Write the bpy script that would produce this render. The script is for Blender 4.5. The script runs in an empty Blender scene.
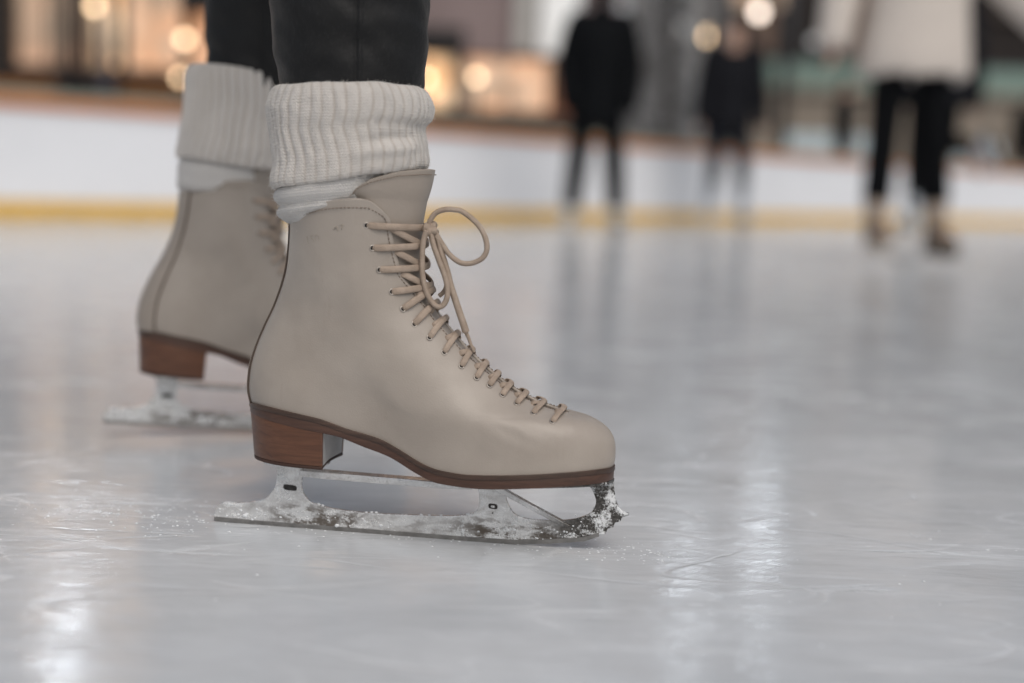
import bpy, bmesh, math, random
import numpy as np
from mathutils import Vector, Matrix, noise
PI = math.pi
random.seed(7)
S = bpy.context.scene
COL = S.collection
R = math.radians

# ------------------------------------------------------------------ helpers
def mesh(name, verts, faces, mat, parent=None, smooth=True, uvs=None):
    me = bpy.data.meshes.new(name)
    me.from_pydata([tuple(v) for v in verts], [], faces)
    if uvs is not None:
        l = me.uv_layers.new(name='UVMap')
        for lp in me.loops:
            l.data[lp.index].uv = uvs[lp.vertex_index]
    for p in me.polygons: p.use_smooth = smooth
    mats = mat if isinstance(mat, list) else [mat]
    for m in mats: me.materials.append(m)
    o = bpy.data.objects.new(name, me)
    COL.objects.link(o)
    if parent: o.parent = parent
    return o
def fix_normals(o, dist=None):
    bm = bmesh.new(); bm.from_mesh(o.data)
    if dist: bmesh.ops.remove_doubles(bm, verts=bm.verts, dist=dist)
    bmesh.ops.recalc_face_normals(bm, faces=bm.faces)
    bm.to_mesh(o.data); bm.free()
    return o
def bevel(o, w, seg=2, ang=35):
    m = o.modifiers.new('bevel', 'BEVEL'); m.width = w; m.segments = seg; m.limit_method = 'ANGLE'; m.angle_limit = R(ang)
    m.harden_normals = False
    return o
def empty(name, loc=(0, 0, 0), rot=(0, 0, 0)):
    o = bpy.data.objects.new(name, None); COL.objects.link(o)
    o.location = loc; o.rotation_euler = rot; o.empty_display_size = .05
    return o
def tag(o, label, cat, group=None):
    o['label'] = label; o['category'] = cat
    if group: o['group'] = group
    return o
def kind(o, k):
    o['kind'] = k; return o
class MB:
    def __init__(s): s.v = []; s.f = []; s.mi = []
    def add(s, verts, faces, mi=0):
        b = len(s.v); s.v += [Vector(q) for q in verts]; s.f += [[i + b for i in f] for f in faces]; s.mi += [mi] * len(faces)
    def box(s, a, b, mi=0):
        x0, y0, z0 = a; x1, y1, z1 = b
        s.add([(x0,y0,z0),(x1,y0,z0),(x1,y1,z0),(x0,y1,z0),(x0,y0,z1),(x1,y0,z1),(x1,y1,z1),(x0,y1,z1)],
              [(0,3,2,1),(4,5,6,7),(0,1,5,4),(1,2,6,5),(2,3,7,6),(3,0,4,7)], mi)
    def tube(s, path, rad, n=10, mi=0, cap=True, up=None, flat=1.0):
        path = [Vector(p) for p in path]; N = len(path); vs = []; fs = []
        prev = None
        for i, p in enumerate(path):
            t = (path[min(i+1, N-1)] - path[max(i-1, 0)]).normalized()
            if up is not None:
                w = Vector(up[i]) if isinstance(up, list) else Vector(up)
            else:
                w = prev if prev is not None else (Vector((0, 0, 1)) if abs(t.z) < .9 else Vector((1, 0, 0)))
            w = (w - t * w.dot(t))
            if w.length < 1e-9: w = t.orthogonal()
            w.normalize(); b = t.cross(w); prev = w
            r = rad[i] if isinstance(rad, (list, tuple)) else rad
            for k in range(n):
                a = 2 * PI * k / n
                vs.append(p + b * (math.cos(a) * r) + w * (math.sin(a) * r * flat))
        for i in range(N - 1):
            for k in range(n):
                k2 = (k + 1) % n
                fs.append((i*n+k, i*n+k2, (i+1)*n+k2, (i+1)*n+k))
        if cap:
            fs.append(tuple(reversed(range(n)))); fs.append(tuple((N-1)*n + k for k in range(n)))
        s.add(vs, fs, mi)
    def rings(s, rings, cap=True, mi=0):
        n = len(rings[0]); vs = [v for r in rings for v in r]; fs = []
        for i in range(len(rings) - 1):
            for k in range(n):
                k2 = (k + 1) % n
                fs.append((i*n+k, i*n+k2, (i+1)*n+k2, (i+1)*n+k))
        if cap:
            fs.append(tuple(reversed(range(n)))); fs.append(tuple((len(rings)-1)*n + k for k in range(n)))
        s.add(vs, fs, mi)
    def ball(s, c, r, n=10, m=7, mi=0, sc=(1, 1, 1)):
        c = Vector(c); rg = []
        for j in range(m + 1):
            th = PI * (0.02 + .96 * j / m)
            rg.append([c + Vector((r*sc[0]*math.sin(th)*math.cos(2*PI*k/n), r*sc[1]*math.sin(th)*math.sin(2*PI*k/n), -r*sc[2]*math.cos(th))) for k in range(n)])
        s.rings(rg, True, mi)
    def build(s, name, mat, parent=None, smooth=True, fix=False):
        o = mesh(name, s.v, s.f, mat, parent, smooth)
        for p, i in zip(o.data.polygons, s.mi): p.material_index = i
        if fix: fix_normals(o)
        return o
def catmull(pts, n=12, closed=False):
    P = [Vector(p) for p in pts]; out = []
    N = len(P); rng = N if closed else N - 1
    for i in range(rng):
        if closed: a, b, c, d = P[(i-1) % N], P[i], P[(i+1) % N], P[(i+2) % N]
        else: a, b, c, d = P[max(i-1, 0)], P[i], P[i+1], P[min(i+2, N-1)]
        for k in range(n):
            t = k / n
            out.append(.5 * ((2*b) + (c-a)*t + (2*a-5*b+4*c-d)*t*t + (3*b-a-3*c+d)*t*t*t))
    if not closed: out.append(P[-1])
    return out

# ------------------------------------------------------------------ materials
def mat(name):
    m = bpy.data.materials.new(name); m.use_nodes = True
    nt = m.node_tree; b = nt.nodes['Principled BSDF']
    return m, nt, b
def nd(nt, typ, **kw):
    n = nt.nodes.new(typ)
    for k, v in kw.items():
        if k.startswith('i_'): n.inputs[k[2:].replace('_', ' ')].default_value = v
        else: setattr(n, k, v)
    return n
def ln(nt, a, b): nt.links.new(a, b)
def ramp(nt, fac, stops):
    r = nt.nodes.new('ShaderNodeValToRGB'); e = r.color_ramp.elements
    while len(e) < len(stops): e.new(.5)
    for el, (p, c) in zip(e, stops):
        el.position = p; el.color = (c, c, c, 1) if not isinstance(c, tuple) else (*c, 1)
    ln(nt, fac, r.inputs['Fac']); return r.outputs['Color']
def math_(nt, op, a, b=None, c=None):
    n = nt.nodes.new('ShaderNodeMath'); n.operation = op
    for i, x in enumerate((a, b, c)):
        if x is None: continue
        if isinstance(x, (int, float)): n.inputs[i].default_value = x
        else: ln(nt, x, n.inputs[i])
    return n.outputs[0]
def mixc(nt, f, a, b, bt='MIX'):
    n = nt.nodes.new('ShaderNodeMix'); n.data_type = 'RGBA'; n.blend_type = bt
    for idx, x in ((0, f), (6, a), (7, b)):
        if isinstance(x, (int, float)): n.inputs[idx].default_value = x
        elif isinstance(x, tuple): n.inputs[idx].default_value = (*x, 1)
        else: ln(nt, x, n.inputs[idx])
    return n.outputs[2]
def coords(nt, kind_='Object', scale=(1, 1, 1), rot=(0, 0, 0)):
    tc = nt.nodes.new('ShaderNodeTexCoord'); mp = nt.nodes.new('ShaderNodeMapping')
    mp.inputs['Scale'].default_value = scale; mp.inputs['Rotation'].default_value = rot
    ln(nt, tc.outputs[kind_], mp.inputs['Vector']); return mp.outputs[0]
def noise_(nt, vec, scale, detail=4, rough=.5, dist=0):
    n = nt.nodes.new('ShaderNodeTexNoise'); n.inputs['Scale'].default_value = scale; n.inputs['Detail'].default_value = detail
    n.inputs['Roughness'].default_value = rough; n.inputs['Distortion'].default_value = dist
    if vec is not None: ln(nt, vec, n.inputs['Vector'])
    return n.outputs['Fac']
def bump_(nt, b, h, strength, dist, prev=None):
    n = nt.nodes.new('ShaderNodeBump'); n.inputs['Strength'].default_value = strength; n.inputs['Distance'].default_value = dist
    ln(nt, h, n.inputs['Height'])
    if prev is not None: ln(nt, prev, n.inputs['Normal'])
    if b is not None: ln(nt, n.outputs[0], b.inputs['Normal'])
    return n.outputs[0]
def simple(name, col, rough=.6, var=.15, scale=8, metal=0, bump=0, bscale=60, spec=.5):
    m, nt, b = mat(name); v = coords(nt)
    f = noise_(nt, v, scale, 5, .6)
    c = ramp(nt, f, [(.3, tuple(x*(1-var) for x in col)), (.7, tuple(min(1, x*(1+var)) for x in col))])
    ln(nt, c, b.inputs['Base Color']); b.inputs['Roughness'].default_value = rough; b.inputs['Metallic'].default_value = metal; b.inputs['Specular IOR Level'].default_value = spec
    if bump: bump_(nt, b, noise_(nt, v, bscale, 4), bump, .002)
    return m
def glow(name, col, strength, base=(.5, .4, .3), scale=3, lo=.35, col2=None):
    m, nt, b = mat(name); v = coords(nt)
    f = ramp(nt, noise_(nt, v, scale, 3, .6), [(.35, lo), (.65, 1.)])
    b.inputs['Base Color'].default_value = (*base, 1); b.inputs['Roughness'].default_value = .3
    if col2: ln(nt, mixc(nt, ramp(nt, noise_(nt, v, scale*.8 + .37, 2, .5, .4), [(.4, 0.), (.6, 1.)]), col, col2), b.inputs['Emission Color'])
    else: b.inputs['Emission Color'].default_value = (*col, 1)
    ln(nt, math_(nt, 'MULTIPLY', f, strength), b.inputs['Emission Strength'])
    return m

# leather of the boot
def m_leather():
    m, nt, b = mat('beige_leather'); v = coords(nt)
    f = noise_(nt, v, 14, 5, .6, .3)
    c = ramp(nt, f, [(.28, (.326, .282, .243)), (.72, (.398, .351, .308))])
    s = ramp(nt, noise_(nt, coords(nt, scale=(60, 60, 14)), 1, 5, .7), [(.62, 0.), (.72, .35)])
    c = mixc(nt, s, c, (.29, .245, .205))
    ln(nt, c, b.inputs['Base Color'])
    ln(nt, ramp(nt, noise_(nt, v, 40, 3), [(.3, .33), (.7, .45)]), b.inputs['Roughness'])
    b.inputs['Specular IOR Level'].default_value = .5
    n1 = bump_(nt, None, noise_(nt, v, 16, 3, .5), .35, .004)
    vo = nd(nt, 'ShaderNodeTexVoronoi'); vo.inputs['Scale'].default_value = 900; ln(nt, v, vo.inputs['Vector'])
    bump_(nt, b, vo.outputs['Distance'], .12, .0006, n1)
    return m
def m_wood(name, c0, c1, c2):
    m, nt, b = mat(name)
    v = coords(nt, scale=(18, 120, 260))
    f = noise_(nt, v, 1, 6, .65, .6)
    c = ramp(nt, f, [(.25, c0), (.5, c1), (.78, c2)])
    ln(nt, c, b.inputs['Base Color']); b.inputs['Roughness'].default_value = .42
    b.inputs['Coat Weight'].default_value = .15; b.inputs['Coat Roughness'].default_value = .3
    bump_(nt, b, f, .25, .0006)
    return m
def m_chrome(snow=.5, name='frosted_chrome', tint=True):
    m, nt, b = mat(name); v = coords(nt)
    sp = nd(nt, 'ShaderNodeSeparateXYZ'); ln(nt, v, sp.inputs[0])
    big = noise_(nt, v, 48, 6, .75, .6); fine = noise_(nt, v, 560, 3, .75); med = noise_(nt, coords(nt, scale=(.7, 1, 1.6)), 80, 5, .62, .4)
    f = math_(nt, 'ADD', math_(nt, 'MULTIPLY', big, .5), math_(nt, 'ADD', math_(nt, 'MULTIPLY', med, .28), math_(nt, 'MULTIPLY', fine, .22)))
    front = ramp(nt, sp.outputs[0], [(.085, 0.), (.118, 1.)])
    f = math_(nt, 'MULTIPLY_ADD', front, .045, f)
    k = ramp(nt, f, [(snow - .03, 0.), (snow + .03, 1.)])
    haze = ramp(nt, big, [(.32, .1), (.62, .75)])
    stain = ramp(nt, med, [(.40, 1.), (.60, 0.)])
    low = ramp(nt, sp.outputs[2], [(.0145, 1.), (.0215, 0.)])
    zone = ramp(nt, math_(nt, 'MULTIPLY_ADD', sp.outputs[0], 3., .5), [(.10, .05), (.19, 1.), (.33, .9), (.42, .15), (.56, .3), (.64, 1.)])
    low = math_(nt, 'MULTIPLY', low, zone)
    blot = math_(nt, 'MULTIPLY', low, ramp(nt, math_(nt, 'ADD', math_(nt, 'MULTIPLY', med, .7), math_(nt, 'MULTIPLY', fine, .3)), [(.44, 1.), (.53, 0.)]))
    metal = mixc(nt, stain, (.78, .77, .755), (.50, .475, .45))
    metal = mixc(nt, math_(nt, 'MULTIPLY', haze, .8), metal, (.74, .745, .755))
    metal = mixc(nt, blot, metal, (.105, .085, .068))
    metal = mixc(nt, front, metal, mixc(nt, ramp(nt, fine, [(.4, 0.), (.6, 1.)]), (.045, .041, .036), (.15, .14, .13)))
    ln(nt, mixc(nt, k, metal, (.84, .855, .87)), b.inputs['Base Color'])
    mt_ = math_(nt, 'SUBTRACT', .9, math_(nt, 'MAXIMUM', math_(nt, 'MULTIPLY', haze, .7), math_(nt, 'MULTIPLY', blot, .7)))
    ln(nt, math_(nt, 'MULTIPLY', mt_, math_(nt, 'SUBTRACT', 1., k)), b.inputs['Metallic'])
    ln(nt, math_(nt, 'ADD', .17, math_(nt, 'MULTIPLY', k, .5)), b.inputs['Roughness'])
    bump_(nt, b, math_(nt, 'ADD', math_(nt, 'MULTIPLY', k, fine), math_(nt, 'MULTIPLY', med, .3)), .7, .0012)
    return m
def m_knit(name, col, ribs, rows, groove_shade=.0):
    m, nt, b = mat(name)
    tc = nd(nt, 'ShaderNodeTexCoord'); sp = nd(nt, 'ShaderNodeSeparateXYZ'); ln(nt, tc.outputs['UV'], sp.inputs[0])
    u = math_(nt, 'MULTIPLY', sp.outputs[0], ribs * 4); w = math_(nt, 'MULTIPLY', sp.outputs[1], rows)
    fu = math_(nt, 'ABSOLUTE', math_(nt, 'SUBTRACT', math_(nt, 'FRACT', u), .5))
    ph = math_(nt, 'ADD', w, math_(nt, 'MULTIPLY', fu, 1.3))
    st = math_(nt, 'SINE', math_(nt, 'MULTIPLY', ph, 2 * PI))
    edge = math_(nt, 'COSINE', math_(nt, 'MULTIPLY', fu, 4 * PI))
    v = coords(nt); fz = noise_(nt, v, 620, 4, .75)
    h = math_(nt, 'ADD', math_(nt, 'ADD', math_(nt, 'MULTIPLY', st, .45), math_(nt, 'MULTIPLY', edge, -.35)), math_(nt, 'MULTIPLY', fz, 1.8))
    c = mixc(nt, noise_(nt, v, 35, 4), tuple(x * .93 for x in col), tuple(min(1, x * 1.05) for x in col))
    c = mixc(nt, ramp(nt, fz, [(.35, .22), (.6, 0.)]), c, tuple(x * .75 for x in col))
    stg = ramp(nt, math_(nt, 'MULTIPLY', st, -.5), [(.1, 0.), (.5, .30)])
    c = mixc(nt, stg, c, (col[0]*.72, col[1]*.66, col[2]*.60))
    if groove_shade:
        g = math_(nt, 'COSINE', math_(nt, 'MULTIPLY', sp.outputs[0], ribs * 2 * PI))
        g = ramp(nt, math_(nt, 'MULTIPLY', g, -1.), [(.45, 0.), (.95, groove_shade)])  # shade between the ribs painted into the yarn colour
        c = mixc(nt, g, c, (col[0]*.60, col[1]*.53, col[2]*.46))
    ln(nt, c, b.inputs['Base Color']); b.inputs['Roughness'].default_value = .95
    b.inputs['Specular IOR Level'].default_value = .15
    b.inputs['Sheen Weight'].default_value = .3; b.inputs['Sheen Roughness'].default_value = .5
    bump_(nt, b, h, .8, .0010)
    return m
def m_denim():
    m, nt, b = mat('black_denim'); v = coords(nt)
    f = noise_(nt, coords(nt, scale=(900, 900, 260)), 1, 3, .6)
    g = noise_(nt, v, 14, 5, .6, .5)
    c = ramp(nt, g, [(.3, (.005, .0051, .0056)), (.72, (.0105, .0103, .0108))])
    c = mixc(nt, ramp(nt, f, [(.55, 0.), (.75, .6)]), c, (.026, .0255, .027))
    ln(nt, c, b.inputs['Base Color']); b.inputs['Roughness'].default_value = .58
    b.inputs['Sheen Weight'].default_value = .07; b.inputs['Sheen Roughness'].default_value = .35; b.inputs['Specular IOR Level'].default_value = .30
    bump_(nt, b, f, .3, .0008, bump_(nt, None, g, .5, .006))
    return m
def m_lace():
    m, nt, b = mat('beige_lace'); v = coords(nt)
    vo = nd(nt, 'ShaderNodeTexVoronoi'); vo.inputs['Scale'].default_value = 1100; ln(nt, v, vo.inputs['Vector'])
    c = ramp(nt, noise_(nt, v, 120, 3), [(.3, (.31, .24, .187)), (.7, (.41, .325, .26))])
    ln(nt, c, b.inputs['Base Color']); b.inputs['Roughness'].default_value = .75
    bump_(nt, b, vo.outputs['Distance'], .5, .0006)
    return m
def m_ice():
    m, nt, b = mat('scratched_ice')
    tc = nd(nt, 'ShaderNodeTexCoord')
    def mp(scale, rot=0, loc=(0, 0, 0)):
        n = nd(nt, 'ShaderNodeMapping'); n.inputs['Scale'].default_value = scale; n.inputs['Rotation'].default_value = (0, 0, R(rot)); n.inputs['Location'].default_value = loc
        ln(nt, tc.outputs['Object'], n.inputs['Vector']); return n.outputs[0]
    warp = nd(nt, 'ShaderNodeTexNoise'); warp.inputs['Scale'].default_value = .8; warp.inputs['Detail'].default_value = 2
    ln(nt, tc.outputs['Object'], warp.inputs['Vector'])
    def streak(scale, rot, lo, hi, loc):
        vv = mp(scale, rot, loc)
        ad = nd(nt, 'ShaderNodeVectorMath', operation='ADD'); ln(nt, vv, ad.inputs[0])
        ms = nd(nt, 'ShaderNodeVectorMath', operation='SCALE'); ln(nt, warp.outputs['Color'], ms.inputs[0]); ms.inputs['Scale'].default_value = 2.2
        ln(nt, ms.outputs[0], ad.inputs[1])
        return ramp(nt, noise_(nt, ad.outputs[0], 1, 4, .62), [(lo, 0.), (hi, 1.)])
    def line(scale, rot, w, loc):
        vv = mp(scale, rot, loc)
        f = noise_(nt, vv, 1, 1.5, .4)
        d = math_(nt, 'ABSOLUTE', math_(nt, 'SUBTRACT', f, .5))
        return ramp(nt, d, [(0., 1.), (w, 0.)])
    patch = ramp(nt, noise_(nt, mp((1, 1, 1), 0, (3, 1, 0)), 2.6, 5, .6, .5), [(.42, 0.), (.66, 1.)])
    patch2 = ramp(nt, noise_(nt, mp((1, 1.6, 1), 20, (9, 4, 0)), 6, 5, .65, .6), [(.5, 0.), (.68, 1.)])
    s1 = streak((5, 34, 1), 9, .50, .74, (0, 0, 0)); s2 = streak((6, 48, 1), -22, .52, .75, (5, 2, 0)); s3 = streak((4, 22, 1), 48, .54, .78, (1, 7, 0))
    l1 = line((1.6, 5.4, 1), 12, .006, (2, 0, 0)); l2 = line((2.4, 6.2, 1), -25, .0055, (7, 3, 0)); l3 = math_(nt, 'MAXIMUM', line((1.8, 4.2, 1), 60, .006, (4, 8, 0)), line((3.0, 9.0, 1), 3, .008, (1, 5, 0)))
    lines = math_(nt, 'MAXIMUM', math_(nt, 'MAXIMUM', l1, l2), l3)
    lines = math_(nt, 'MULTIPLY', lines, ramp(nt, noise_(nt, mp((1, 1, 1)), 9, 3, .6), [(.42, 0.), (.6, 1.)]))
    st = math_(nt, 'MAXIMUM', math_(nt, 'MAXIMUM', s1, s2), math_(nt, 'MULTIPLY', s3, .7))
    # scraped, snowy patches where skaters have stopped
    sc = None
    for cx, cy, rx, ry in ((-.31, 1.10, .20, .085), (-.44, .98, .14, .06), (.36, 1.06, .20, .05), (-.02, .93, .12, .03), (.62, 1.25, .25, .07)):
        vm = nd(nt, 'ShaderNodeMapping'); vm.vector_type = 'POINT'; vm.inputs['Location'].default_value = (-cx/rx, -cy/ry, 0); vm.inputs['Scale'].default_value = (1/rx, 1/ry, 1)
        ln(nt, tc.outputs['Object'], vm.inputs['Vector']); ll = nd(nt, 'ShaderNodeVectorMath', operation='LENGTH'); ln(nt, vm.outputs[0], ll.inputs[0])
        e = ramp(nt, ll.outputs['Value'], [(.15, 1.), (1., 0.)]); sc = e if sc is None else math_(nt, 'MAXIMUM', sc, e)
    wisp = math_(nt, 'MAXIMUM', streak((14, 70, 1), -16, .50, .66, (3, 3, 0)), streak((10, 90, 1), 12, .52, .68, (8, 1, 0)))
    scr = math_(nt, 'MULTIPLY', sc, math_(nt, 'ADD', math_(nt, 'MULTIPLY', wisp, .9), .10))
    frost = math_(nt, 'MAXIMUM', scr, math_(nt, 'MULTIPLY', st, math_(nt, 'ADD', .15, math_(nt, 'MULTIPLY', patch, .85))))
    speck = ramp(nt, noise_(nt, mp((1, 1, 1)), 150, 3, .7), [(.66, 0.), (.73, 1.)])
    speck = math_(nt, 'MULTIPLY', speck, patch2)
    grain = math_(nt, 'MAXIMUM', streak((38, 120, 1), 5, .54, .70, (2, 9, 0)), math_(nt, 'MULTIPLY', streak((26, 90, 1), -14, .56, .72, (6, 6, 0)), .8))
    frost = math_(nt, 'MAXIMUM', frost, math_(nt, 'MULTIPLY', grain, math_(nt, 'ADD', .22, math_(nt, 'MULTIPLY', patch2, .5))))
    white = math_(nt, 'MINIMUM', 1.0, math_(nt, 'ADD', math_(nt, 'MULTIPLY', frost, .58), math_(nt, 'ADD', math_(nt, 'MULTIPLY', lines, .34), math_(nt, 'MULTIPLY', speck, .6))))
    m1 = noise_(nt, mp((1, 1, 1)), 1.1, 6, .66, .5); m2 = noise_(nt, mp((1, 1.5, 1), 25, (4, 1, 0)), 5.5, 5, .68, .9)
    base = ramp(nt, math_(nt, 'ADD', math_(nt, 'MULTIPLY', m1, .5), math_(nt, 'MULTIPLY', m2, .5)), [(.34, (.475, .490, .507)), (.5, (.555, .575, .597)), (.66, (.645, .667, .692))])
    c = mixc(nt, white, base, (.80, .82, .84))
    ln(nt, c, b.inputs['Base Color'])
    rb = ramp(nt, noise_(nt, mp((1, 1.4, 1), 15, (2, 2, 0)), 5.2, 6, .68, .7), [(.34, .055), (.5, .10), (.66, .20)])
    ln(nt, math_(nt, 'MINIMUM', .9, math_(nt, 'ADD', rb, math_(nt, 'MULTIPLY', white, .45))), b.inputs['Roughness'])
    b.inputs['IOR'].default_value = 1.33
    b.inputs['Specular IOR Level'].default_value = .5
    wav = noise_(nt, mp((13, 38, 1), 6), 1, 4, .6, .8)
    fine = noise_(nt, mp((60, 150, 1), -4), 1, 4, .6)
    n0 = bump_(nt, None, wav, .20, .0036)
    n1 = bump_(nt, None, fine, .16, .0009, n0)
    bump_(nt, b, math_(nt, 'ADD', math_(nt, 'MULTIPLY', white, .6), math_(nt, 'MULTIPLY', lines, -1.)), .35, .0015, n1)
    return m

M = dict(
    leather=m_leather(),
    suede=simple('tongue_leather', (.345, .298, .256), .5, .05, 20, bump=.15, bscale=200),
    stay=simple('backstay_leather', (.325, .280, .240), .45, .06, 30),
    wood=m_wood('stained_stack_leather', (.066, .0255, .0128), (.118, .047, .0230), (.170, .074, .038)),
    sole_wood=m_wood('dark_sole_leather', (.040, .018, .012), (.070, .032, .020), (.105, .050, .032)),
    welt=m_wood('dark_welt', (.030, .016, .011), (.055, .030, .020), (.085, .045, .03)),
    rubber=simple('heel_lift', (.05, .022, .014), .6, .2, 60),
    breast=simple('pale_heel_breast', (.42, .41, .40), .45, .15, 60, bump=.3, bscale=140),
    chrome=m_chrome(.565), plate=m_chrome(.62, 'chrome_plate'),
    steel=simple('bare_steel_runner', (.26, .25, .24), .4, .25, 120, metal=.8),
    dark_metal=simple('shadowed_steel', (.035, .032, .03), .6, .5, 300, metal=.3), piping=simple('dark_piping', (.085, .06, .045), .6, .1, 90),
    dark=simple('dark_hole', (.006, .005, .005), .9),
    brass=simple('eyelet_rim', (.42, .38, .34), .35, .1, 50, metal=.6),
    thread=simple('thread', (.215, .172, .138), .8, .1, 200),
    emb=simple('pressed_lettering', (.335, .293, .247), .5, .05, 60),
    lace=m_lace(), denim=m_denim(),
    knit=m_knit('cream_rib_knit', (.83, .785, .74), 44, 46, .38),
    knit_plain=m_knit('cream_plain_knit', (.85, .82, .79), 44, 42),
    fuzz=simple('wool_fibre', (.72, .68, .63), .9, .05),
    snow=simple('packed_snow', (.82, .84, .86), .6, .04, 90, bump=.5, bscale=300),
    ice=m_ice(),
    skin=simple('skin', (.52, .33, .25), .55, .06),
    hair=simple('dark_hair', (.035, .022, .015), .5, .3, 40),
    eye=simple('eye', (.02, .015, .012), .2),
    black=simple('black_cloth', (.005, .0055, .0065), .85, .2, spec=.06),
    coat=simple('black_coat', (.006, .0068, .008), .8, .2, spec=.06),
    charcoal=simple('charcoal_coat', (.013, .0135, .0165), .85, .2, spec=.06),
    navy=simple('dark_navy_trousers', (.011, .013, .02), .85, .2, spec=.06),
    grey_sock=simple('grey_blue_legwear', (.25, .28, .32), .85, .1),
    cream=simple('cream_fleece', (.60, .54, .49), .95, .06, 30, bump=.6, bscale=120),
    tan=simple('tan_sock', (.44, .36, .30), .9, .1),
    bskate=simple('brown_skate_leather', (.16, .12, .09), .5, .2), wskate=simple('pale_grey_skate', (.42, .46, .50), .5, .1),
    board=simple('white_board_panel', (.81, .825, .86), .35, .03, 2),
    cap=simple('orange_cap_rail', (.52, .17, .045), .45, .15), kick=simple('yellow_kick_plate', (.72, .44, .085), .4, .08),
    rail=simple('pale_green_rail', (.30, .36, .31), .4, .1),
    pave=simple('grey_paving', (.16, .155, .15), .8, .2, 2),
)

# ------------------------------------------------------------------ camera
RHO = R(2.2); F = 1350.0
PIT = math.atan(161.5 * math.cos(RHO) / F)
f_ = Vector((0, math.cos(PIT), -math.sin(PIT))); u0 = Vector((0, math.sin(PIT), math.cos(PIT))); r0 = Vector((1, 0, 0))
r_ = math.cos(RHO) * r0 + math.sin(RHO) * u0; u_ = -math.sin(RHO) * r0 + math.cos(RHO) * u0
cam = bpy.data.cameras.new('camera'); co = bpy.data.objects.new('camera', cam); COL.objects.link(co)
mt = Matrix.Identity(4)
for i in range(3):
    mt[i][0] = r_[i]; mt[i][1] = u_[i]; mt[i][2] = -f_[i]
mt[2][3] = .28
co.matrix_world = mt
cam.sensor_width = 36; cam.lens = F / 1024 * 36
cam.clip_start = .05; cam.clip_end = 2000
cam.dof.use_dof = True; cam.dof.focus_distance = 1.035; cam.dof.aperture_fstop = 2.0
S.camera = co

# ------------------------------------------------------------------ skate geometry
class Curve:
    def __init__(s, pts, n=600):
        q = catmull([(p[0], 0, p[1]) for p in pts], 40)
        P = np.array([(v.x, v.z) for v in q]); d = np.r_[0, np.cumsum(np.hypot(*np.diff(P, axis=0).T))]
        s.u = d / d[-1]; s.P = P
    def __call__(s, t):
        t = np.clip(np.asarray(t, float), 0, 1)
        return np.stack([np.interp(t, s.u, s.P[:, 0]), np.interp(t, s.u, s.P[:, 1])], -1)
    def near(s, x, z):
        i = np.argmin((s.P[:, 0]-x)**2 + (s.P[:, 1]-z)**2); return s.u[i]
BACK = Curve([(-.1388,.0985),(-.1404,.1024),(-.1419,.1117),(-.1405,.1277),(-.1361,.143),(-.1294,.1594),(-.1205,.1786),(-.1130,.2016),(-.1100,.2223),(-.1093,.2428)])
FRONT = Curve([(.1467,.0660),(.1480,.0690),(.1486,.0755),(.1482,.0824),(.1466,.0885),(.1432,.0942),(.1380,.0986),(.131,.1022),(.1225,.1045),(.1124,.1062),(.0912,.1116),(.0700,.1212),(.0532,.1328),(.0362,.1468),(.0150,.1690),(.0050,.1840),(-.0010,.2018),(-.0038,.2205),(-.0045,.2397),(-.0018,.2603)])
SOLE = Curve([(-.1388,.0985),(-.125,.0992),(-.1087,.0982),(-.0765,.0934),(-.0538,.0866),(-.0293,.0805),(-.0125,.0732),(.0044,.0652),(.0173,.0614),(.0355,.0598),(.0500,.0602),(.0773,.0622),(.1117,.0650),(.1363,.0664),(.1467,.0660)])
TOP = Curve([(-.1093,.2428),(-.098,.2487),(-.0814,.2555),(-.0656,.2598),(-.0491,.2620),(-.0300,.2620),(-.0018,.2603)])
SB = np.array([(-.1420,.0925),(-.1327,.0921),(-.072,.0834),(-.058,.0808),(-.0415,.0749),(-.0202,.0682),(-.0034,.0600),(.0111,.0540),(.0223,.0519),(.0506,.0512),(.0863,.0538),(.1201,.0562),(.1445,.0572),(.152,.0572)])
ST = np.array([(p[0], p[1]) for p in SOLE.P])
def sole_top(x): return float(np.interp(x, ST[:, 0], ST[:, 1]))
_sb = catmull([(p[0], 0, p[1]) for p in SB], 20); _sbx = np.array([v.x for v in _sb]); _sbz = np.array([v.z for v in _sb])
def sole_bot(x): return float(np.interp(x, _sbx, _sbz))
WS = np.array([0, .1, .2, .35, .45, .6, .7, .8, .9, 1.])
WV = [0, .12, .35, .6, .85, 1.]
WT = np.array([
    [.052,.050,.039,.029,.029,.039,.0450,.050,.053,.054],
    [.052,.050,.041,.033,.032,.039,.0440,.048,.050,.050],
    [.043,.042,.039,.036,.035,.037,.0380,.037,.034,.032],
    [.036,.0365,.037,.037,.037,.037,.037,.036,.034,.032],
    [.040,.041,.0425,.043,.043,.043,.042,.040,.038,.036],
    [.044,.045,.047,.048,.048,.048,.047,.045,.042,.040]])
_ss = np.linspace(0, 1, 201); _vv = np.linspace(0, 1, 201)
def _smooth(a, k=10):
    for _ in range(k):
        a = np.concatenate([a[:1], (a[:-2] + 2*a[1:-1] + a[2:]) / 4, a[-1:]])
    return a
_WG = np.array([np.interp(_ss, WS, r) for r in WT])
_WG = np.array([np.interp(_vv, WV, _WG[:, i]) for i in range(201)]).T       # [v, s]
for _ in range(3):
    _WG = np.apply_along_axis(_smooth, 0, _WG, 90); _WG = np.apply_along_axis(_smooth, 1, _WG, 60)
def width(s, v):
    a = np.clip(s, 0, 1) * 200; b = np.clip(v, 0, 1) * 200
    i = np.minimum(a.astype(int), 199); j = np.minimum(b.astype(int), 199); fa = a - i; fb = b - j
    return (_WG[j, i]*(1-fa) + _WG[j, i+1]*fa)*(1-fb) + (_WG[j+1, i]*(1-fa) + _WG[j+1, i+1]*fa)*fb
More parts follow.
